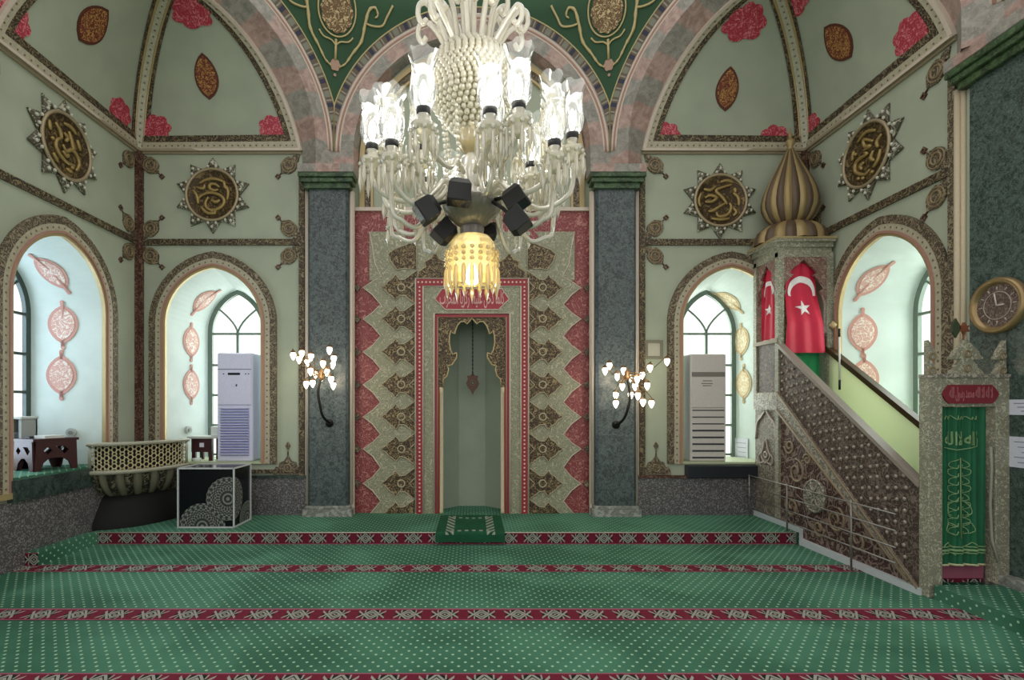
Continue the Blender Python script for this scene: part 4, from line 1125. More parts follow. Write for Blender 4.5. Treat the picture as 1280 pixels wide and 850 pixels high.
for s in (-1, 1):
    for k in range(9):
        z = 1.14-k*.072; c = 4.225
        emb([(c+s*p.x, z+p.y) for p in spline([(.015, .05, 0), (.06+.02*(k % 2), .03, 0), (.075, -.01, 0), (.04, -.03, 0), (.02, .0, 0)], 3)])
    emb([(4.225+s*p.x, p.y) for p in spline([(.015, .86, 0), (.07, .80, 0), (.10, .73, 0), (.06, .70, 0)], 4)], .005)
    emb([(4.225+s*p.x, p.y) for p in spline([(.02, .60, 0), (.09, .64, 0), (.12, .57, 0), (.05, .54, 0)], 4)], .0045)
    emb([(4.225+s*p.x, p.y) for p in spline([(.05, .42, 0), (.10, .47, 0), (.15, .43, 0)], 4)], .0045)
    emb([(4.225+s*p.x, p.y) for p in spline([(.04, .36, 0), (.11, .40, 0), (.17, .36, 0)], 4)], .0045)
emb([(4.225, 1.2), (4.225, .5)], .005)
m.build('embroidery', EMB, cu)
text_mb('لا اله الا الله', lambda a, b, d: CF((a-4.055)/.395, (b-.27)/1.37)+V((0, -.004-d, 0)), 4.10, 4.40, 1.31, 1.43, 0).build('embroidered_script', EMB, cu)
m = MB()
for z, r in ((.40, .012), (.375, .006), (.43, .006)): m.tube([CF(u/20, (z-.27)/1.37)+V((0, -.005, 0)) for u in range(21)], r, 5)
m.build('gold_braid', EMB, cu)
m = MB(); m.tube([CF(u/20, .0)+V((0, -.004, .005)) for u in range(21)], .010, 5); m.build('fringe', plain('cream_fringe', '#c9c39a', .6), cu)
m = MB().tube([(4.475, YP-.03, 1.30), (4.478, YP-.035, 1.1), (4.47, YP-.03, .8), (4.485, YP-.03, .5), (4.50, YP-.07, .32)], .012, 6)
tag(m.build('hanging_cord', plain('grey_cord', '#9a988a', .7)), 'grey twisted cord hanging at the right edge of the green curtain', 'cord')

# flags hung in the kiosk arches
FLAGR = paint('red_flag_cloth', '#d01a40', .6, .18); FLAGW = plain('white_flag_cloth', '#ece6e6', .6)
def flag(Sf, label, u0, crescent, star, cut):
    f = tag(MB().grid(Sf, 30, 40).build('flag', FLAGR), label, 'flag', 'flags in the kiosk arches')
    m = MB(); on_surface(m, Sf, .5, star[0], [(star[1]*(1 if k % 2 == 0 else .40)*cos(PI/2+PI*k/5), star[1]*(1 if k % 2 == 0 else .40)*sin(PI/2+PI*k/5)) for k in range(10)], .006, star[2], 3, V((2, -6, 2.5)), .003); m.build('white_star', FLAGW, f)
    # crescent opening downwards, built as a bent strip on the cloth
    A_, B_ = [], []
    R1, R2, off = crescent[1], crescent[1]*.76, crescent[1]*.24
    e = 1e-3; P = Sf(.5, crescent[0])
    W_ = (Sf(.5+e, crescent[0])-Sf(.5-e, crescent[0])).length/(2*e); H_ = (Sf(.5, crescent[0]+e)-Sf(.5, crescent[0]-e)).length/(2*e)
    n = (Sf(.5+e, crescent[0])-Sf(.5-e, crescent[0])).cross(Sf(.5, crescent[0]+e)-Sf(.5, crescent[0]-e)).normalized()
    if n.dot(V((2, -6, 2.5))-P) < 0: n = -n
    for k in range(33):
        a = -.35+(PI+.70)*k/32
        p = (R1*cos(a), R1*sin(a)); a2 = a; q_ = (R2*cos(a2), R2*sin(a2)-off*.8)
        if k in (0, 32): q_ = p
        g = lambda p: Sf(.5+p[0]*cut/W_, crescent[0]+p[1]/H_)+n*.007
        A_.append(g(p)); B_.append(g(q_))
    MB().strip(A_, B_, n, .003).build('white_crescent', FLAGW, f)
def F1(u, v):
    w = .17+.09*(1-v)**.8; x = 4.245+(u-.5)*2*w; z = 2.33+v*1.17
    return V((x, YK+.05-.095*max(0, min(1, (1-v)*3-1))-.016*sin(u*16+v*2)*(1-v*.6), z))
flag(F1, 'larger red flag with white crescent and star over the stair of the kiosk', .5, (.69, .19), (.49, .105, .1), 1)
def F2(u, v):
    w = .15+.06*(1-v); y = -.29+(u-.5)*2*w; z = 2.54+v*.94
    return V((X0+.045+.012*sin(u*15+v*2), y, z))
flag(F2, 'smaller red flag with white crescent and star in the kiosk side facing the mihrab', .5, (.68, .14), (.42, .075, 0), 1)
gc = MB().grid(lambda u, v: V((4.07+u*.45, YK+.10+.01*sin(u*20), 1.84+v*.75)), 16, 6)
tag(gc.build('door_cloth', GREENC), 'emerald green cloth hanging below the larger flag in the kiosk', 'cloth')

# thin metal rail in front of the minbar
STEEL = plain('brushed_steel', '#8d8884', .35, .6)
t = thing('metal_railing', 'thin metal railing standing along the foot of the minbar', 'railing', (3.80, -1.3, 0))
for y in (-.12, -.98, -2.05):
    z0 = STEP if y > YS else 0
    MB().tube([(3.80, y, z0), (3.80, y, .71)], .010, 8).build('post', STEEL, t)
for k, z in enumerate((.24, .38, .53, .68)):
    MB().tube([(3.80, -.08, z+.02), (3.80, -2.6, z)], .008, 8).build('rail', STEEL, t)
# white rod beside the kiosk
t = thing('white_rod', 'white rod with black ends leaning beside the kiosk of the minbar', 'rod', (4.50, -.92, 1.82))
MB().tube([(4.49, -.90, 1.95), (4.50, -.88, 2.52)], .010, 8).build('shaft', plain('white_lacquer', '#e8e8e4', .4), t)
MB().tube([(4.49, -.90, 1.85), (4.49, -.90, 1.97)], .013, 8).build('lower_tip', plain('black_rubber', '#15181c', .5), t)
MB().tube([(4.50, -.88, 2.50), (4.50, -.88, 2.60)], .013, 8).build('upper_tip', bpy.data.materials['black_rubber'], t)

# clock and notices on the right pilaster
XR = A-.03
CK = fnR(XR); cy, cz = -2.712, 2.53
t = thing('wall_clock', 'round bronze wall clock on the dark green marble pilaster', 'clock', CK(cy, cz, 0))
def ring(fn, a, b, prof, N=48):
    vs = []; fs = []
    for r, d in prof: vs += [fn(a+r*cos(2*PI*k/N), b+r*sin(2*PI*k/N), d) for k in range(N)]
    for i in range(len(prof)-1):
        for k in range(N): fs.append((i*N+k, i*N+(k+1) % N, (i+1)*N+(k+1) % N, (i+1)*N+k))
    return MB().add(vs, fs, None, True)
ring(CK, cy, cz, [(.245, 0), (.245, .03), (.235, .05), (.21, .05), (.19, .03), (.185, .02)]).build('clock_rim', plain('polished_bronze', '#9c845c', .28, .5), t)
ring(CK, cy, cz, [(.186, .02), (.001, .02)]).build('clock_face', filigree('bronze_clock_face', '#5d4c46', '#8d7b70', 26, 3, .35, .2, .3, .3), t)
m = MB()
for k in range(12):
    a = 2*PI*k/12; m.tube([CK(cy+r*sin(a), cz+r*cos(a), .022) for r in (.135, .165)], .006, 5)
m.tube([CK(a, b, .022) for a, b in circ(cy, cz, .12, 32)], .004, 5, True)
m.build('hour_marks', plain('silver_marks', '#b3a69a', .4), t)
m = MB(); m.tube([CK(cy, cz, .028), CK(cy+.02, cz+.11, .028)], .006, 5); m.tube([CK(cy, cz, .026), CK(cy-.06, cz-.0, .026)], .007, 5); m.build('clock_hand', plain('pale_hand', '#d8cfc4', .4), t)
PAPER = plain('white_paper', '#dcdcea', .6); PLINE = plain('grey_print', '#8b90a4', .6)
def notice(fn, a0, a1, b0, b1, label, rows=4):
    t = thing('paper_notice', label, 'notice', fn((a0+a1)/2, (b0+b1)/2, 0), 'paper notices')
    MB().prism(rect(a0, a1, b0, b1), fn, 0, .006).build('sheet', PAPER, t)
    m = MB()
    for k in range(rows):
        z = b1-(b1-b0)*(k+1)/(rows+1); m.prism(rect(a0+(a1-a0)*.12, a1-(a1-a0)*(.12+.1*(k % 3)), z-.004, z+.004), fn, .006, .007)
    m.build('print', PLINE, t)
notice(CK, -3.10, -2.80, 1.575, 1.705, 'upper small white paper on the marble pilaster beside the portal', 3)
notice(CK, -3.12, -2.80, 1.13, 1.39, 'lower lilac white paper on the marble pilaster beside the portal', 5)
MB().box(XR-.10, A, -4.2, -2.62, .0, .20).build('trim_96', STONE, None, 'structure', .01)

# framed picture on the back wall
a, b = PXX(817, 0), PZ(437, 0)
t = thing('picture_frame', 'small framed white sheet on the wall beside the right sconce', 'picture', (a, 0, b-.11))
MB().prism(rect(a-.125, a+.125, b-.13, b+.13), B0, 0, .02, [rect(a-.085, a+.085, b-.09, b+.09)]).build('frame', plain('grey_frame', '#7d7a66', .5), t)
MB().prism(rect(a-.087, a+.087, b-.092, b+.092), B0, .003, .010).build('sheet', plain('cream_sheet', '#b9b5a4', .6), t)

# notices on the right reveal
u_, v_ = find(S2, 928, 558); P = S2(u_, v_); Q = S2(u_, min(1, v_+.25)); dirv = (Q-P).normalized(); dirv.z = 0; dirv.normalize(); nv = V((-abs(dirv.y), dirv.x*-1*(1 if dirv.x < 0 else -1), 0))
nv = V((dirv.y, -dirv.x, 0));
if nv.x > 0: nv = -nv
NF = lambda a, b, d: V((P.x, P.y, 0))+dirv*a+V((0, 0, b))+nv*(d+.012)
notice(NF, -.12, .14, P.z-.22, P.z+.12, 'white paper sheet stuck on the reveal of the right back window', 4)
# round switches on the left reveals
def knob(Sf, px, py, label):
    u, v = find(Sf, px, py); m = MB(); on_surface(m, Sf, u, v, circ(0, 0, .055, 20), .02, 0, 2, thick=.02); o = tag(m.build('round_switch', plain('switch_plastic', '#b8bdb6', .4) if 'switch_plastic' not in bpy.data.materials else bpy.data.materials['switch_plastic']), label, 'switch')
    m = MB(); on_surface(m, Sf, u, v, circ(0, 0, .025, 16), .042, 0, 2, thick=.012); k = m.build('switch_knob', plain('knob_plastic', '#8d938f', .4) if 'knob_plastic' not in bpy.data.materials else bpy.data.materials['knob_plastic'], o)
knob(S3, 90, 540, 'round grey switch on the bluish reveal of the left side window')
knob(S1, 234, 537, 'round grey switch on the reveal behind the left air conditioner')

# ------------------------------------------------------------------ air conditioners
def aircon(x0, x1, z0, z1, y0, y1, label, white, louvres):
    bodym = plain('lavender_white_plastic' if not louvres == 8 else 'warm_white_plastic', white, .4)
    dark = bpy.data.materials.get('slot_dark') or plain('slot_dark', '#3a3c44', .5)
    t = thing('air_conditioner', label, 'air conditioner', ((x0+x1)/2, (y0+y1)/2, z0), 'standing air conditioners')
    W_, H_ = x1-x0, z1-z0
    MB().box(x0, x1, y0, y1, z0, z1).build('body', bodym, t, None, .02)
    F_ = fnY(y0)
    if louvres > 8:
        MB().prism(rect(x0+.015, x1-.015, z0+.52*H_, z1-.015), F_, 0, .018).build('upper_panel', bodym, t, None, .008)
        MB().prism(rect(x0+.16, x0+.33, z0+.795*H_, z0+.815*H_), F_, .016, .022).build('display', bpy.data.materials.get('display_black') or plain('display_black', '#12141c', .2), t)
        m = MB()
        for dx in (.09, .40, .44): m.prism(rect(x0+dx, x0+dx+.018, z0+.80*H_, z0+.81*H_), F_, .016, .021)
        m.build('buttons', dark, t)
        MB().prism(rect(x0+.015, x1-.015, z0+.845*H_, z0+.85*H_), F_, .016, .021).build('seam', dark, t)
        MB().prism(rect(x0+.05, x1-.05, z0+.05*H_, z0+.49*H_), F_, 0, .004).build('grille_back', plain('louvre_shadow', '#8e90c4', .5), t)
        for k in range(18):
            z = z0+(.065+.42*k/17)*H_
            m = MB(); m.add([F_(x0+.05, z-.012, .006), F_(x1-.05, z-.012, .006), F_(x1-.05, z+.006, .03), F_(x0+.05, z+.006, .03), F_(x0+.05, z-.006, .004), F_(x1-.05, z-.006, .004), F_(x1-.05, z+.012, .028), F_(x0+.05, z+.012, .028)], [(0,1,2,3),(4,5,6,7),(0,1,5,4),(1,2,6,5),(2,3,7,6),(3,0,4,7)]); m.build('louvre', bodym, t)
        MB().prism(rect(x0+.27, x0+.29, z0+.69*H_, z0+.71*H_), F_, .016, .021).build('badge', dark, t)
    else:
        MB().prism(rect(x0+.02, x1-.02, z0+.79*H_, z0+.83*H_), F_, 0, .012).build('air_outlet', plain('outlet_grey', '#7d7973', .5), t)
        MB().prism(rect(x0+.015, x1-.015, z0+.50*H_, z0+.785*H_), F_, 0, .012).build('upper_panel', bodym, t, None, .006)
        m = MB()
        for dx, dz, w in ((.17, .745, .13), (.15, .72, .16), (.17, .70, .12)): m.prism(rect(x0+dx, x0+dx+w, z0+dz*H_, z0+(dz+.008)*H_), F_, .011, .015)
        m.build('badge', bpy.data.materials['outlet_grey'], t)
        for k in range(8):
            z = z0+(.035+.44*k/7)*H_; MB().prism(rect(x0+.03, x1-.03, z-.012+.004*(k > 4), z+.012-.005*(k > 4)), F_, -.01, .004).build('air_slot', dark, t)
aircon(-3.58, -3.08, SILL+.025, 2.40, .06, .38, 'lavender white standing air conditioner in the left back window', '#d5d4ea', 18)
aircon(3.065, 3.57, SILL+.025, 2.385, .06, .36, 'warm white standing air conditioner with eight dark slots in the right back window', '#cfc9c4', 8)
tag(MB().box(2.96, 4.2, -.10, .05, .66, .83).build('sill_box', plain('dark_navy_panel', '#1d222a', .4), None, None, .01), 'dark navy box ledge under the right air conditioner', 'ledge')

# small table beside the left air conditioner
DW = plain('dark_wine_wood', '#3a161c', .4); WT = plain('white_top', '#c9cac4', .4)
t = thing('side_table', 'small dark side table with white top beside the left air conditioner', 'table', (-3.84, .24, SILL+.025))
MB().box(-4.03, -3.60, .10, .42, 1.19, 1.225).build('table_top', WT, t, None, .008)
for x in (-3.98, -3.74):
    for y in (.14, .36): MB().box(x, x+.05, y, y+.04, SILL+.025, 1.19).build('leg', DW, t)
MB().box(-3.98, -3.69, .13, .15, 1.0, 1.19).build('apron', DW, t)
m = MB().box(-3.86, -3.80, .122, .13, 1.07, 1.13); m.build('label_plate', PAPER, t)
tag(MB().box(-3.72, -3.61, .16, .36, 1.226, 1.36).build('white_box', plain('white_card', '#e6e9e6', .5), None, None, .006), 'white box standing on the small dark side table', 'box')
tag(MB().lathe([(.0, 0), (.045, 0), (.06, .04), (.055, .045), (.0, .03)], (-3.86, .05, SILL+.026), 16).build('small_bowl', plain('white_ceramic', '#dfe6e4', .3)), 'small white bowl on the sill before the dark side table', 'bowl')

# ------------------------------------------------------------------ preaching balcony in the left corner
KG = filigree('balcony_bowl_relief', '#2c2a22', '#7d7660', 12, 4, .5, .1, .5, .8)
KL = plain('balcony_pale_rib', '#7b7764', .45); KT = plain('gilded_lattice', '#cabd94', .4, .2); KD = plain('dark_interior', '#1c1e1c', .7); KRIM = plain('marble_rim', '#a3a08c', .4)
kt = thing('corner_balcony', 'bowl shaped corner balcony with pierced gilded balustrade on the left', 'preaching balcony', (-A+.4, -.4, STEP))
def KP(r, a, z): return V((-A+.03+r*.70*cos(a), -.03-r*1.0*sin(a), z))      # a 0 = along the back wall, pi/2 = along the left wall
def kshell(prof, a0, a1, n): 
    m = MB(); vs = []; fs = []
    for r, z in prof: vs += [KP(r, a0+(a1-a0)*k/n, z) for k in range(n+1)]
    for i in range(len(prof)-1):
        for k in range(n): fs.append((i*(n+1)+k, i*(n+1)+k+1, (i+1)*(n+1)+k+1, (i+1)*(n+1)+k))
    return m.add(vs, fs, None, True)
bowl = [(.66, .50), (.77, .56), (.85, .64), (.90, .72), (.93, .82)]
kshell([(.93, STEP), (.93, .20), (.88, .30), (.80, .44), (.74, .52), (.3, .53)], 0, PI/2, 24).build('dark_pedestal', plain('black_pedestal', '#090a08', .8), kt)
for k in range(12):
    a0, a1 = PI/2*k/12, PI/2*(k+1)/12
    m = MB(); vs = []; fs = []
    for r, z in bowl: vs += [KP(r*(1+.05*sin(PI*j/5)), a0+(a1-a0)*j/5, z) for j in range(6)]
    for i in range(len(bowl)-1):
        for j in range(5): fs.append((i*6+j, i*6+j+1, (i+1)*6+j+1, (i+1)*6+j))
    m.add(vs, fs, None, True); m.build('bowl_flute', KG if k % 2 else KL, kt)
kshell([(.92, .82), (1.0, .82), (1.0, .865), (.85, .865)], 0, PI/2, 30).build('lower_rim', KRIM, kt)
kshell([(.88, 1.165), (1.0, 1.165), (1.0, 1.205), (.85, 1.205), (.85, 1.165)], 0, PI/2, 30).build('upper_rim', KRIM, kt)
kshell([(.86, .86), (.86, 1.17)], 0, PI/2, 30).build('interior_shade_sheet', KD, kt)  # added dark sheet: shade inside the balcony put into its colour
m = MB(); NCOL, NR = 14, 3; da = PI/2/NCOL; hz = .30/NR
lp = lambda c, r: KP(.945, c*da, .866+r*hz)
for i in range(NCOL):
    for j in range(NR):
        c = [lp(i+.5+.36*cos(t), j+.5+.36*sin(t)) for t in [2*PI*k/6 for k in range(6)]]
        m.tube(c, .0095, 4, True)
        for t in range(6):
            a = 2*PI*t/6; m.tube([lp(i+.5+.36*cos(a), j+.5+.36*sin(a)), lp(i+.5+.62*cos(a), min(NR, max(0, j+.5+.62*sin(a))))], .0095, 4)
m.build('pierced_lattice', KT, kt)
for a in (0.03, PI/2-.03):
    kshell([(.90, .86), (.97, .86), (.97, 1.17), (.90, 1.17)], a-.03, a+.03, 2).build('end_post', KRIM, kt)

# black framed box with mandala discs on the step
t = thing('display_cube', 'black glass cube with white edges and grey mandala discs on the carpeted step', 'display box', (-3.30, -.6, STEP))
bx0, bx1, by0, by1, bz0, bz1 = -3.635, -2.945, -.82, -.33, STEP, STEP+.745
MB().box(bx0+.01, bx1-.01, by0+.01, by1-.01, bz0+.01, bz1-.01).build('black_body', plain('black_glass', '#0b0f13', .25, 0, .3), t)
m = MB(); e = .0085
for (x, y) in ((bx0, by0), (bx1, by0), (bx0, by1), (bx1, by1)): m.box(x-e, x+e, y-e, y+e, bz0, bz1)
for z in (bz0+e, bz1-e):
    for y in (by0, by1): m.box(bx0, bx1, y-e, y+e, z-e, z+e)
    for x in (bx0, bx1): m.box(x-e, x+e, by0, by1, z-e, z+e)
m.build('white_frame', plain('white_edge', '#c9cacb', .4), t)
def mandala():
    t_ = NT('grey_mandala'); u, v = t_.uv()
    r = t_.m_('SQRT', t_.m_('ADD', t_.m_('MULTIPLY', u, u), t_.m_('MULTIPLY', v, v))); a = t_.m_('ARCTAN2', v, u)
    ring_ = t_.m_('GREATER_THAN', t_.m_('SINE', t_.m_('MULTIPLY', r, 130.0)), .25)
    pet = t_.m_('GREATER_THAN', t_.m_('MULTIPLY', t_.m_('SINE', t_.m_('MULTIPLY', a, 22.0)), t_.m_('SINE', t_.m_('MULTIPLY', r, 52.0))), .12)
    f = t_.m_('ABSOLUTE', t_.m_('SUBTRACT', ring_, t_.m_('MULTIPLY', pet, t_.m_('GREATER_THAN', r, .10))))
    return t_.fin(t_.mix(f, hexl('#2a2c2a'), hexl('#84867f')), .5)
MAND = mandala()
def clip(poly, x0, x1, z0, z1):
    def cl(P, ins, inter):
        out = []
        for i in range(len(P)):
            a, b = P[i-1], P[i]
            if ins(b):
                if not ins(a): out.append(inter(a, b))
                out.append(b)
            elif ins(a): out.append(inter(a, b))
        return out
    def ix(x): return lambda a, b: (x, a[1]+(b[1]-a[1])*(x-a[0])/(b[0]-a[0]))
    def iz(z): return lambda a, b: (a[0]+(b[0]-a[0])*(z-a[1])/(b[1]-a[1]), z)
    for ins, it in ((lambda p: p[0] >= x0, ix(x0)), (lambda p: p[0] <= x1, ix(x1)), (lambda p: p[1] >= z0, iz(z0)), (lambda p: p[1] <= z1, iz(z1))): poly = cl(poly, ins, it)
    return poly
def disc(fn, ca, cb, r, x0, x1, d):
    p = clip(circ(ca, cb, r, 48), x0, x1, bz0+.02, bz1-.02); mb = MB()
    mb.prism(p, fn, d-.003, d); mb.uv = [(u-ca, v-cb) for u, v in mb.uv]; mb.build('mandala_disc', MAND, t)
FC = fnY(by0+.01); SDC = lambda a, b, d: V((bx1-.01+d, a, b))
disc(FC, -3.34, bz0+.02, .285, bx0+.02, bx1-.02, .004); disc(FC, -3.02, bz0+.36, .27, bx0+.02, bx1-.02, .007)
disc(SDC, by0-.01, bz0+.36, .27, by0+.02, by1-.02, .004); disc(SDC, by1-.10, bz0+.05, .22, by0+.02, by1-.02, .007)

# low carved table and book cabinet in the left window niche
CW = plain('carved_red_brown_wood', '#3b1519', .4)
R_ = Matrix.Rotation(math.radians(-22), 3, 'Z')
tb = V((-4.90, -1.27, SILL+.075))
t = thing('carved_table', 'low carved red brown table on the green sill of the left window', 'low table', tb)
Lx, Ly, Hh = .36, .44, .36
loc = lambda x, y, z: tb+R_@V((x, y, z))
m = MB(); m.bbox(loc(0, 0, Hh-.015), (Lx+.03, Ly+.03, .03), R_); m.build('table_top', CW, t)
def side(fnn, L):
    pl = [(-L/2, 0), (-L/2+.02, Hh-.03), (L/2-.02, Hh-.03), (L/2, 0), (L/2-.06, 0), (L/2-.09, .09), (L/2-.15, .14), (-L/2+.15, .14), (-L/2+.09, .09), (-L/2+.06, 0)]
    holes = [[(sx*.085+.045*cos(k*PI/2), .225+.045*sin(k*PI/2)) for k in range(4)] for sx in (-1, 0, 1)]
    return MB().prism(pl, fnn, 0, .02, holes)
for fnn, L in ((lambda a, b, d: loc(a, -Ly/2-d+.01, b), Lx), (lambda a, b, d: loc(a, Ly/2+d-.01, b), Lx), (lambda a, b, d: loc(Lx/2+d-.01, a, b), Ly), (lambda a, b, d: loc(-Lx/2-d+.01, a, b), Ly)): side(fnn, L).build('carved_side', CW, t)
m = MB(); m.bbox(loc(.06, .0, Hh+.016), (.20, .20, .03), R_)
tag(m.build('open_book', plain('book_pages', '#cfcfc8', .6)), 'pale book lying on the low carved table', 'book')
m = MB(); m.bbox(loc(-.10, -.06, Hh+.011), (.10, .16, .02), R_)
tag(m.build('dark_book', plain('book_cover_dark', '#22262c', .5)), 'small dark book lying beside the pale book on the carved table', 'book')
t = thing('book_cabinet', 'grey open fronted book cabinet behind the low carved table', 'cabinet', (-5.27, -1.27, SILL+.075))
cx0, cx1, cy0, cy1, cz0, cz1 = -5.40, -5.16, -1.30, -1.08, SILL+.075, 1.50
m = MB(); m.box(cx0, cx0+.03, cy0, cy1, cz0, cz1); m.box(cx1-.03, cx1, cy0, cy1, cz0, cz1); m.box(cx0, cx1, cy1-.02, cy1, cz0, cz1); m.box(cx0, cx1, cy0, cy1, cz0, cz0+.10)
m.build('carcass', plain('grey_cabinet', '#a7a9a6', .5), t); MB().box(cx0-.02, cx1+.02, cy0-.02, cy1, cz1, cz1+.03).build('cabinet_top', WT, t, None, .006)
x = cx0+.035
for k, (w, c, nm, lb) in enumerate(((.03, '#7a6a72', 'mauve_binder', 'mauve spine binder at the left end of the grey cabinet'), (.035, '#d8dadf', 'white_binder', 'white spine binder next to the mauve one in the grey cabinet'), (.03, '#c3c8d2', 'pale_blue_binder', 'pale blue grey binder beside the dark books in the cabinet'))):
    tag(MB().box(x, x+w-.004, cy0+.02, cy1-.03, cz0+.101, cz0+.42).build('binder', plain(nm, c, .5), None, None, .004), lb, 'binder'); x += w
for k in range(5):
    z = cz0+.102+k*.062
    tag(MB().box(x+.006, cx1-.035, cy0+.03, cy1-.03, z, z+.055).build('dark_volume', plain('dark_volume_%s' % 'abcde'[k], ('#23262b', '#2f343a', '#1e2126', '#343a40', '#282b30')[k], .5), None, None, .004), ('lowest', 'second lowest', 'middle', 'second highest', 'topmost')[k]+' dark book of the flat stack in the grey cabinet', 'book', None)

# prayer rug over the edge of the step
def rugm():
    t_ = NT('prayer_rug'); u, v = t_.uv()
    bx = t_.m_('ABSOLUTE', t_.m_('SUBTRACT', u, .5)); by = t_.m_('ABSOLUTE', t_.m_('SUBTRACT', v, .5))
    side_ = t_.m_('MULTIPLY', t_.m_('MULTIPLY', t_.m_('GREATER_THAN', bx, .24), t_.m_('LESS_THAN', bx, .36)), t_.m_('LESS_THAN', by, .42))
    end_ = t_.m_('MULTIPLY', t_.m_('MULTIPLY', t_.m_('GREATER_THAN', by, .30), t_.m_('LESS_THAN', by, .36)), t_.m_('LESS_THAN', bx, .34))
    w = t_.m_('GREATER_THAN', t_.m_('SINE', t_.m_('ADD', t_.m_('MULTIPLY', v, 48.0), t_.m_('MULTIPLY', bx, 60.0))), -.1); w2 = t_.m_('GREATER_THAN', t_.m_('SINE', t_.m_('MULTIPLY', u, 60.0)), .0)
    f = t_.m_('MAXIMUM', t_.m_('MULTIPLY', side_, w), t_.m_('MULTIPLY', end_, w2))
    return t_.fin(t_.mix(f, t_.mix(t_.noise(6, 2), hexl('#0f3d28'), hexl('#1f5a3c')), hexl('#8d9486')), .8, spec=.2)
def RG(u, v):
    x = -.02-.41+u*.82; s = v*1.10
    if s < .98: y = -.12-s; z = STEP+.014
    else: y = -1.10-.014*sin((s-.98)*6); z = STEP+.014-(s-.98)
    y += .02*sin(u*PI)
    return V((x, y, z+.006*sin(u*9)*sin(v*7)))
m = MB().grid(RG, 24, 40)
tag(m.build('prayer_rug', rugm()), 'dark green prayer rug with pale border laid over the step before the niche', 'rug')

# hanging pendant in the niche
PEN = plain('russet_pendant', '#5b3a2c', .5, .1)
t = thing('niche_pendant', 'russet pendant ornament hanging on a chain inside the mihrab niche', 'hanging ornament', (0.01, .34, 1.85))
m = MB(); z = 3.0; k = 0
while z > 2.13:
    m.tube([V((.01, .34, z-.018))+(V((cos(a)*.008, 0, sin(a)*.018)) if k % 2 else V((0, cos(a)*.008, sin(a)*.018))) for a in [2*PI*j/8 for j in range(8)]], .005, 4, True); z -= .029; k += 1
m.build('chain', plain('dark_chain', '#1d1f1c', .5), t)
pn = [(0,.16),(.03,.12),(.085,.11),(.07,.07),(.095,.0),(.07,-.06),(.04,-.09),(.02,-.12),(0,-.17)]
MB().prism([(.01+x, 1.98+z) for x, z in pn]+[(.01-x, 1.98+z) for x, z in reversed(pn[1:-1])], fnY(.345), -.006, .006, [circ(.01, 1.99, .04, 14)]).build('pendant', PEN, t)
MB().tube([(.01+p[0], .338, 1.99+p[1]) for p in circ(0, 0, .025, 14)], .009, 6, True).build('inner_ring', PEN, t)
# ------------------------------------------------------------------ sconces on the two columns
BULB = emit('warm_bulb_glow', (1.0, .90, .70, 1), 6.0)
IRON = plain('black_iron', '#15130f', .5, .3); BRASS = plain('aged_brass', '#6d5436', .4, .5); CUPG = clearglass('sconce_cup_glass', (1, .95, .85, 1), .5, .3)
def sconce(hub, spots, hook, label, sd):
    rnd = random.Random(sd)
    H = V((PXX(hub[0], -.40), -.40, PZ(hub[1], -.40)))
    foot = V((PXX(hook[-1][0], -.12), -.125, PZ(hook[-1][1], -.12)))
    t = thing('wall_sconce', label, 'wall light', foot, 'bulb cluster sconces on the columns')
    hp = [V((PXX(x, -.2), y, PZ(z, -.2))) for (x, z), y in zip(hook, (-.40, -.38, -.33, -.24, -.16))]
    MB().tube(spline([H]+hp, 4), .018, 8).build('hook_arm', IRON, t)
    MB().lathe([(0, 0), (.05, 0), (.055, .012), (.03, .03), (0, .035)], foot+V((0, .005, 0)), 16, Matrix.Rotation(PI/2, 3, 'X')).build('wall_plate', IRON, t)
    MB().lathe([(0, -.07), (.02, -.05), (.05, -.02), (.03, .02), (.04, .05), (.015, .09), (0, .12)], H, 12).build('hub', BRASS, t)
    for (px, py) in spots:
        y = -.40+rnd.uniform(-.16, .16)
        b = V((PXX(px, y), y, PZ(py, y)))
        mid = (H+b)/2+V((0, 0, -.05 if b.z > H.z else .06))
        top = b+V((0, 0, .045))
        a = MB(); a.tube(spline([H, mid, b+V((0, 0, .07)), top], 4), .006, 5); a.lathe([(.0, .03), (.040, .030), (.030, .055), (0, .06)], b, 10); ar = a.build('branch', BRASS, t)
        MB().lathe([(.0, -.068), (.014, -.055), (.033, -.018), (.038, .008), (.030, .030), (.014, .040), (0, .042)], b, 10).build('bulb', BULB, ar)
    l = bpy.data.lights.new('sconce_light', 'POINT'); l.energy = 8; l.color = (1, .85, .62); l.shadow_soft_size = .12
    o = bpy.data.objects.new('sconce_light', l); COL.objects.link(o); o.location = H+V((0, -.25, 0))
sp1 = [(355+x/7.39, 425+y/7.39) for x, y in ((85,140),(140,175),(165,120),(250,150),(215,205),(420,90),(460,170),(450,225),(360,215),(245,285),(290,310),(395,290),(345,340),(205,405),(265,395),(435,360),(455,415))]
sconce((402, 470), sp1, [(403, 490), (405, 508), (407, 520), (411, 527), (412, 529)], 'bulb cluster sconce on a black hook on the left marble column', 3)
sp2 = [(735+x/5.61, 420+y/5.61) for x, y in ((120,240),(150,205),(250,240),(205,280),(295,290),(380,270),(345,300),(435,220),(555,175),(330,350),(240,350),(415,345),(195,410),(195,470),(300,410),(350,415),(385,460),(445,470))]
sconce((784, 470), sp2, [(782, 495), (780, 510), (777, 522), (773, 529), (770, 531)], 'bulb cluster sconce on a black hook on the right marble column', 5)

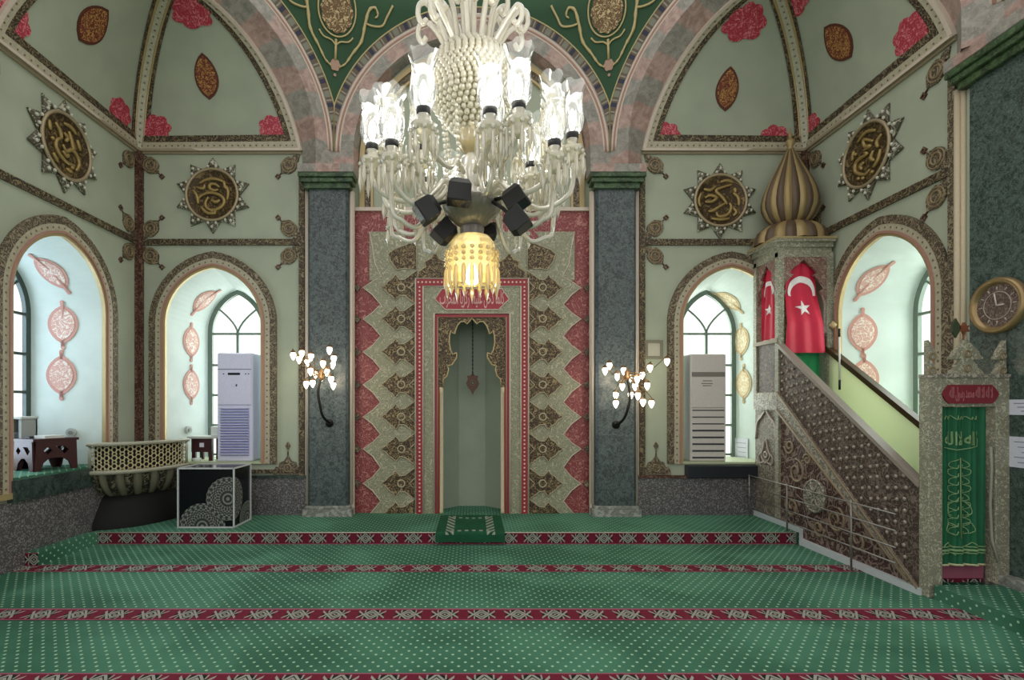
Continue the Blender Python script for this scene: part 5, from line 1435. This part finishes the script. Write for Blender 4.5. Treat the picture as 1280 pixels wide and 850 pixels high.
# ------------------------------------------------------------------ chandelier
CY = -A; CD = CAMD+CY; ps = CD/FPX                     # metres per pixel at the axis
def zc(py): return CAMH-(py-508)*ps
CG = clearglass('arm_glass', (.96, .92, .80, 1), .18, .6, .06)
SH = clearglass('shade_glass', (.97, .99, .97, 1), .70, .12, .04)
PR = clearglass('prism_glass', (.95, .91, .78, 1), .35, .40, .05)
BD = clearglass('bead_glass', (.96, .91, .72, 1), .18, .62, .08)
AMB = clearglass('amber_glass', (1, .85, .5, 1), .35, .45, .05)
WBULB = emit('white_bulb_glow', (1, .98, .92, 1), 9.0)
SMOKE = plain('smoked_ribbed_glass', '#7a7468', .22, 0); BLK = plain('matt_black_metal', '#0d0d0f', .45)
ch = thing('chandelier', 'large crystal chandelier with glass tulip shades hanging in the middle', 'chandelier', (0, CY, zc(372)))
ax = V((0, CY, 0))
MB().tube([ax+V((0, 0, zc(245))), ax+V((0, 0, zc(120)))], .03, 12).build('stem', CG, ch)
MB().tube([ax+V((0, 0, zc(60))), ax+V((0, 0, zc(-60)))], .022, 10).build('hanging_rod', CG, ch)
m = MB(); k = 0
while zc(-58)+.028*k < 4.9:
    z = zc(-58)+.028*k
    m.tube([ax+V((0, 0, z+.014))+(V((cos(a)*.010, 0, sin(a)*.018)) if k % 2 else V((0, cos(a)*.010, sin(a)*.018))) for a in [2*PI*j/8 for j in range(8)]], .004, 4, True); k += 1
m.build('chain', BRASS, ch)
# plume of curled glass arms
for k in range(24):
    a = 2*PI*k/24+.1; d = V((cos(a), sin(a), 0))
    tl = k % 2
    pr = [(.11, zc(72)), (.14, zc(55)), (.175, zc(38)), (.215, zc(25)), (.245, zc(20)), (.275, zc(25)), (.28, zc(38)), (.258, zc(46)), (.238, zc(40))] if tl else [(.08, zc(70)), (.092, zc(48)), (.11, zc(26)), (.137, zc(10)), (.165, zc(5)), (.19, zc(12)), (.19, zc(26)), (.168, zc(31)), (.152, zc(25))]
    if k % 6 == 3: pr = [(.12, zc(72)), (.18, zc(58)), (.235, zc(46)), (.275, zc(40)), (.30, zc(46)), (.30, zc(57)), (.275, zc(62)), (.258, zc(56))]
    MB().tube([ax+d*p.x+V((0, 0, p.y)) for p in spline([(r, z, 0) for r, z in pr], 4)], .0135, 7).build('plume_arm', CG, ch)
# bead basket: rows of crystal beads on a barrel
m = MB(); rows = 20
for j in range(rows):
    f = j/(rows-1); z = zc(68)+(zc(165)-zc(68))*f
    r = .13+.085*sin(PI*min(1, f)**.75) - .045*max(0, f-.6)/.4
    r = max(r, .055); n = int(2*PI*r/.031)
    for i in range(n):
        a = 2*PI*(i+.5*(j % 2))/n; m.ball(ax+V((r*cos(a), r*sin(a), z)), .0165+.003*random.random(), 6)
bb = m.build('bead_basket', BD, ch); bb['kind'] = 'stuff'
MB().lathe([(.10, zc(67)), (.15, zc(80)), (.19, zc(105)), (.17, zc(130)), (.09, zc(158)), (.05, zc(164))], ax, 24).build('basket_liner', plain('pale_liner', '#b9b193', .4), ch)
MB().lathe([(.03, zc(196)), (.075, zc(182)), (.098, zc(160)), (.085, zc(152))], ax, 20, None, 12, .15).build('fluted_cup', AMB, ch)
MB().lathe([(.02, zc(190)), (.06, zc(200)), (.07, zc(220)), (.045, zc(240)), (.09, zc(252)), (.11, zc(256))], ax, 24, None, 12, .12).build('crystal_column', CG, ch)
for a in (2.6, 3.4, 4.2, 5.6, .4, 1.4):
    m = MB()
    for k in range(11): m.ball(ax+V((cos(a)*(.15-.002*k), sin(a)*(.15-.002*k), zc(150)-.030*k)), .0125, 7)
    m.build('bead_string', CG, ch)
# smoked bowl, neck, amber bell with prisms and bulb
MB().lathe([(.05, zc(284)), (.085, zc(279)), (.125, zc(270)), (.148, zc(260)), (.150, zc(255)), (.13, zc(252)), (.0, zc(251))], ax, 72, None, 24, .10).build('smoked_bowl', SMOKE, ch)
MB().lathe([(.066, zc(299)), (.07, zc(296)), (.058, zc(292)), (.062, zc(286)), (.05, zc(282))], ax, 24).build('bell_collar', STEEL, ch)
MB().lathe([(.045, zc(294)), (.095, zc(298)), (.115, zc(306)), (.118, zc(320)), (.122, zc(345)), (.125, zc(352))], ax, 32).build('amber_bell', AMB, ch)
m = MB()
for k in range(20):
    a = 2*PI*k/20; p = ax+V((.132*cos(a), .132*sin(a), 0))
    z0 = zc(322); L = .115+.03*(k % 2)
    for jj in range(3): m.ball(p+V((0, 0, z0+.02-jj*.028)), .012, 6)
    m.lathe([(0, z0-.06-L), (.012, z0-.07-L*.6), (.009, z0-.07), (0, z0-.055)], p, 6, smooth=False)
m.build('bell_prisms', AMB, ch)['kind'] = 'stuff'
MB().lathe([(0, zc(358)), (.028, zc(354)), (.034, zc(346)), (.025, zc(336)), (.014, zc(330)), (0, zc(328))], ax, 16).build('bell_bulb', emit('warm_white_glow', (1, .9, .55, 1), 16.0), ch)
# arms with cup, shade, bulb and prisms: two tiers
def tulip(c, rot):
    prof = [(.018, 0), (.036, .012), (.050, .04), (.055, .08), (.050, .13), (.046, .17), (.050, .205), (.064, .235)]
    m = MB(); n = 24; vs = []; fs = []
    for i, (r, z) in enumerate(prof):
        for k in range(n):
            a = 2*PI*k/n; zz = z+(.024*abs(cos(3*a+rot)) if i == len(prof)-1 else .008*abs(cos(3*a+rot)) if i == len(prof)-2 else 0)
            rr = r*(1+.04*abs(sin(6*a)))
            vs.append(c+V((rr*cos(a), rr*sin(a), zz*.95)))
    for i in range(len(prof)-1):
        for k in range(n): fs.append((i*n+k, i*n+(k+1) % n, (i+1)*n+(k+1) % n, (i+1)*n+k))
    return m.add(vs, fs, None, True)
def prisms(c, r, n, L, z0):
    m = MB()
    for k in range(n):
        a = 2*PI*k/n; p = c+V((r*cos(a), r*sin(a), z0)); m.ball(p, .011, 6)
        l = L*(1+.25*(k % 2)); m.lathe([(0, -l-.015), (.011, -l*.75), (.007, -.02), (0, -.012)], p, 6, smooth=False)
    return m
def arm(a, R, zcup, zlow, r0, z0):
    d = V((cos(a), sin(a), 0)); c = ax+d*R+V((0, 0, zcup))
    pts = [(r0, z0), (r0+(R-r0)*.2, z0+.03), (r0+(R-r0)*.35, z0-.03), (r0+(R-r0)*.6, zlow), (r0+(R-r0)*.85, zlow+.02), (R, zlow+.09), (R, zcup)]
    o = MB().tube([ax+d*p.x+V((0, 0, p.y)) for p in spline([(x, z, 0) for x, z in pts], 5)], .0125, 8).build('arm', CG, ch)
    MB().lathe([(.012, -.06), (.03, -.045), (.018, -.03), (.05, -.005), (.06, .012), (.03, .016), (.022, .04), (.03, .055), (.02, .06)], c, 18, None, 12, .12).build('candle_cup', BD, o)
    MB().lathe([(.022, .052), (.030, .058), (.030, .085), (.018, .09)], c, 14).build('black_collar', BLK, o)
    tulip(c+V((0, 0, .075)), a).build('tulip_shade', SH, o)
    MB().lathe([(0, .10), (.010, .11), (.016, .135), (.017, .165), (.010, .19), (0, .205)], c, 12).build('bulb', WBULB, o)
    prisms(c, .056, 9, .10, -.015).build('prism_fringe', PR, o)
OFF = -PI/2
for k, (a, R, top) in enumerate(((-24, .50, 143), (9, .48, 146), (23, .50, 138), (-72, .50, 143), (74, .50, 128), (-120, .50, 140), (122, .50, 140), (168, .48, 140), (-165, .48, 138), (-97, .46, 104), (88, .40, 98), (-48, .48, 160), (50, .48, 158))):
    arm(math.radians(a)+OFF, R, zc(top)-.315, zc(238) if abs(a) < 40 else zc(262)-.03*(k % 3), .10, zc(226) if abs(a) < 40 else zc(246))
for k in range(5): arm(2*PI*k/5+.62+PI, .30, zc(225)+.02*(k % 2), zc(262), .08, zc(240))
# a lower circle of curved arms ending in prism drops
for k in range(9):
    a = 2*PI*(k+.5)/9+OFF; d = V((cos(a), sin(a), 0)); R = .43
    if d.y < -.70: continue; z = zc(262)
    pts = [(.10, zc(246)), (.16, zc(240)), (.22, zc(268)), (.30, zc(296)), (.38, zc(292)), (R, zc(275)), (R, z)]
    o = MB().tube([ax+d*p.x+V((0, 0, p.y)) for p in spline([(x, zz, 0) for x, zz in pts], 5)], .0115, 8).build('drop_arm', CG, ch)
    c = ax+d*R+V((0, 0, z))
    MB().lathe([(.01, -.02), (.045, .0), (.055, .012), (.02, .02), (.03, .05), (0, .07)], c, 16, None, 10, .12).build('candle_cup', BD, o)
    prisms(c, .05, 9, .085, -.005).build('prism_fringe', PR, o)
m = MB()
for k in range(120):
    a = random.uniform(0, 2*PI); R = random.uniform(.15, .50); z = zc(random.uniform(205, 285)); p = ax+V((R*cos(a), R*sin(a), z))
    if abs(p.x) < .30 and p.y < CY+.05: continue
    m.ball(p, .013, 6); m.lathe([(0, -.085), (.011, -.06), (.006, -.015), (0, -.008)], p, 6, smooth=False)
    m.tube([p, p+V((0, 0, .05))], .002, 4)
m.build('loose_drops', PR, ch)['kind'] = 'stuff'
for a, R, z in ((.4, .45, zc(110)), (2.2, .45, zc(118)), (3.5, .42, zc(110)), (5.0, .45, zc(112)), (1.3, .3, zc(85))):
    l = bpy.data.lights.new('chandelier_light', 'POINT'); l.energy = 3; l.color = (1, .95, .84); l.shadow_soft_size = .10
    o = bpy.data.objects.new('chandelier_light', l); COL.objects.link(o); o.location = ax+V((R*cos(a), R*sin(a), z))
# black floodlights clamped around the bowl
def flood(px, py, y, tilt, yaw, label, sz=.115):
    p = V(((px-590)*(CD+y)/FPX, CY+y, CAMH-(py-508)*(CD+y)/FPX))
    t = thing('floodlight', label, 'floodlight', p, 'floodlights around the chandelier bowl')
    R = Matrix.Rotation(yaw, 3, 'Z')@Matrix.Rotation(tilt, 3, 'Y')
    m = MB(); vs = []
    for z, s in ((-sz*.5, .52), (sz*.25, .5), (sz*.5, .36)): vs += [p+R@V((a*sz*s, b*sz*s*.9, z)) for a, b in ((-1,-1),(1,-1),(1,1),(-1,1))]
    fs = [(3,2,1,0), (8,9,10,11)]
    for L in (0, 4): fs += [(L+k, L+(k+1) % 4, L+4+(k+1) % 4, L+4+k) for k in range(4)]
    m.add(vs, fs); m.build('housing', BLK, t, None, .004)
    m = MB().bbox(p+R@V((0, 0, -sz*.505)), (sz*.9, sz*.8, .004), R); m.build('lens', plain('dark_lens', '#22242a', .15) if 'dark_lens' not in bpy.data.materials else bpy.data.materials['dark_lens'], t)
    q = V((0, CY, zc(258))); d = (p-q); e = q+V((d.x, d.y, 0)).normalized()*.12
    MB().tube([e, (e+p)/2+V((0, 0, .01)), p], .010, 6).build('bracket', BLK, t)
flood(535, 262, -.20, .95, .25, 'black floodlight at the left of the chandelier bowl', .100)
flood(574, 240, -.22, .08, .1, 'black floodlight standing upright at the top left of the chandelier bowl', .105)
flood(644, 248, -.16, -.5, -.4, 'black floodlight at the upper right of the chandelier bowl', .10)
flood(646, 277, -.20, -2.2, -.3, 'black floodlight tipped down at the lower right of the chandelier bowl', .10)
flood(556, 291, .02, 2.3, .3, 'black floodlight tipped down at the lower left of the chandelier bowl', .10)
flood(611, 291, .17, 3.0, 0, 'black floodlight half hidden behind the neck of the chandelier bowl', .08)
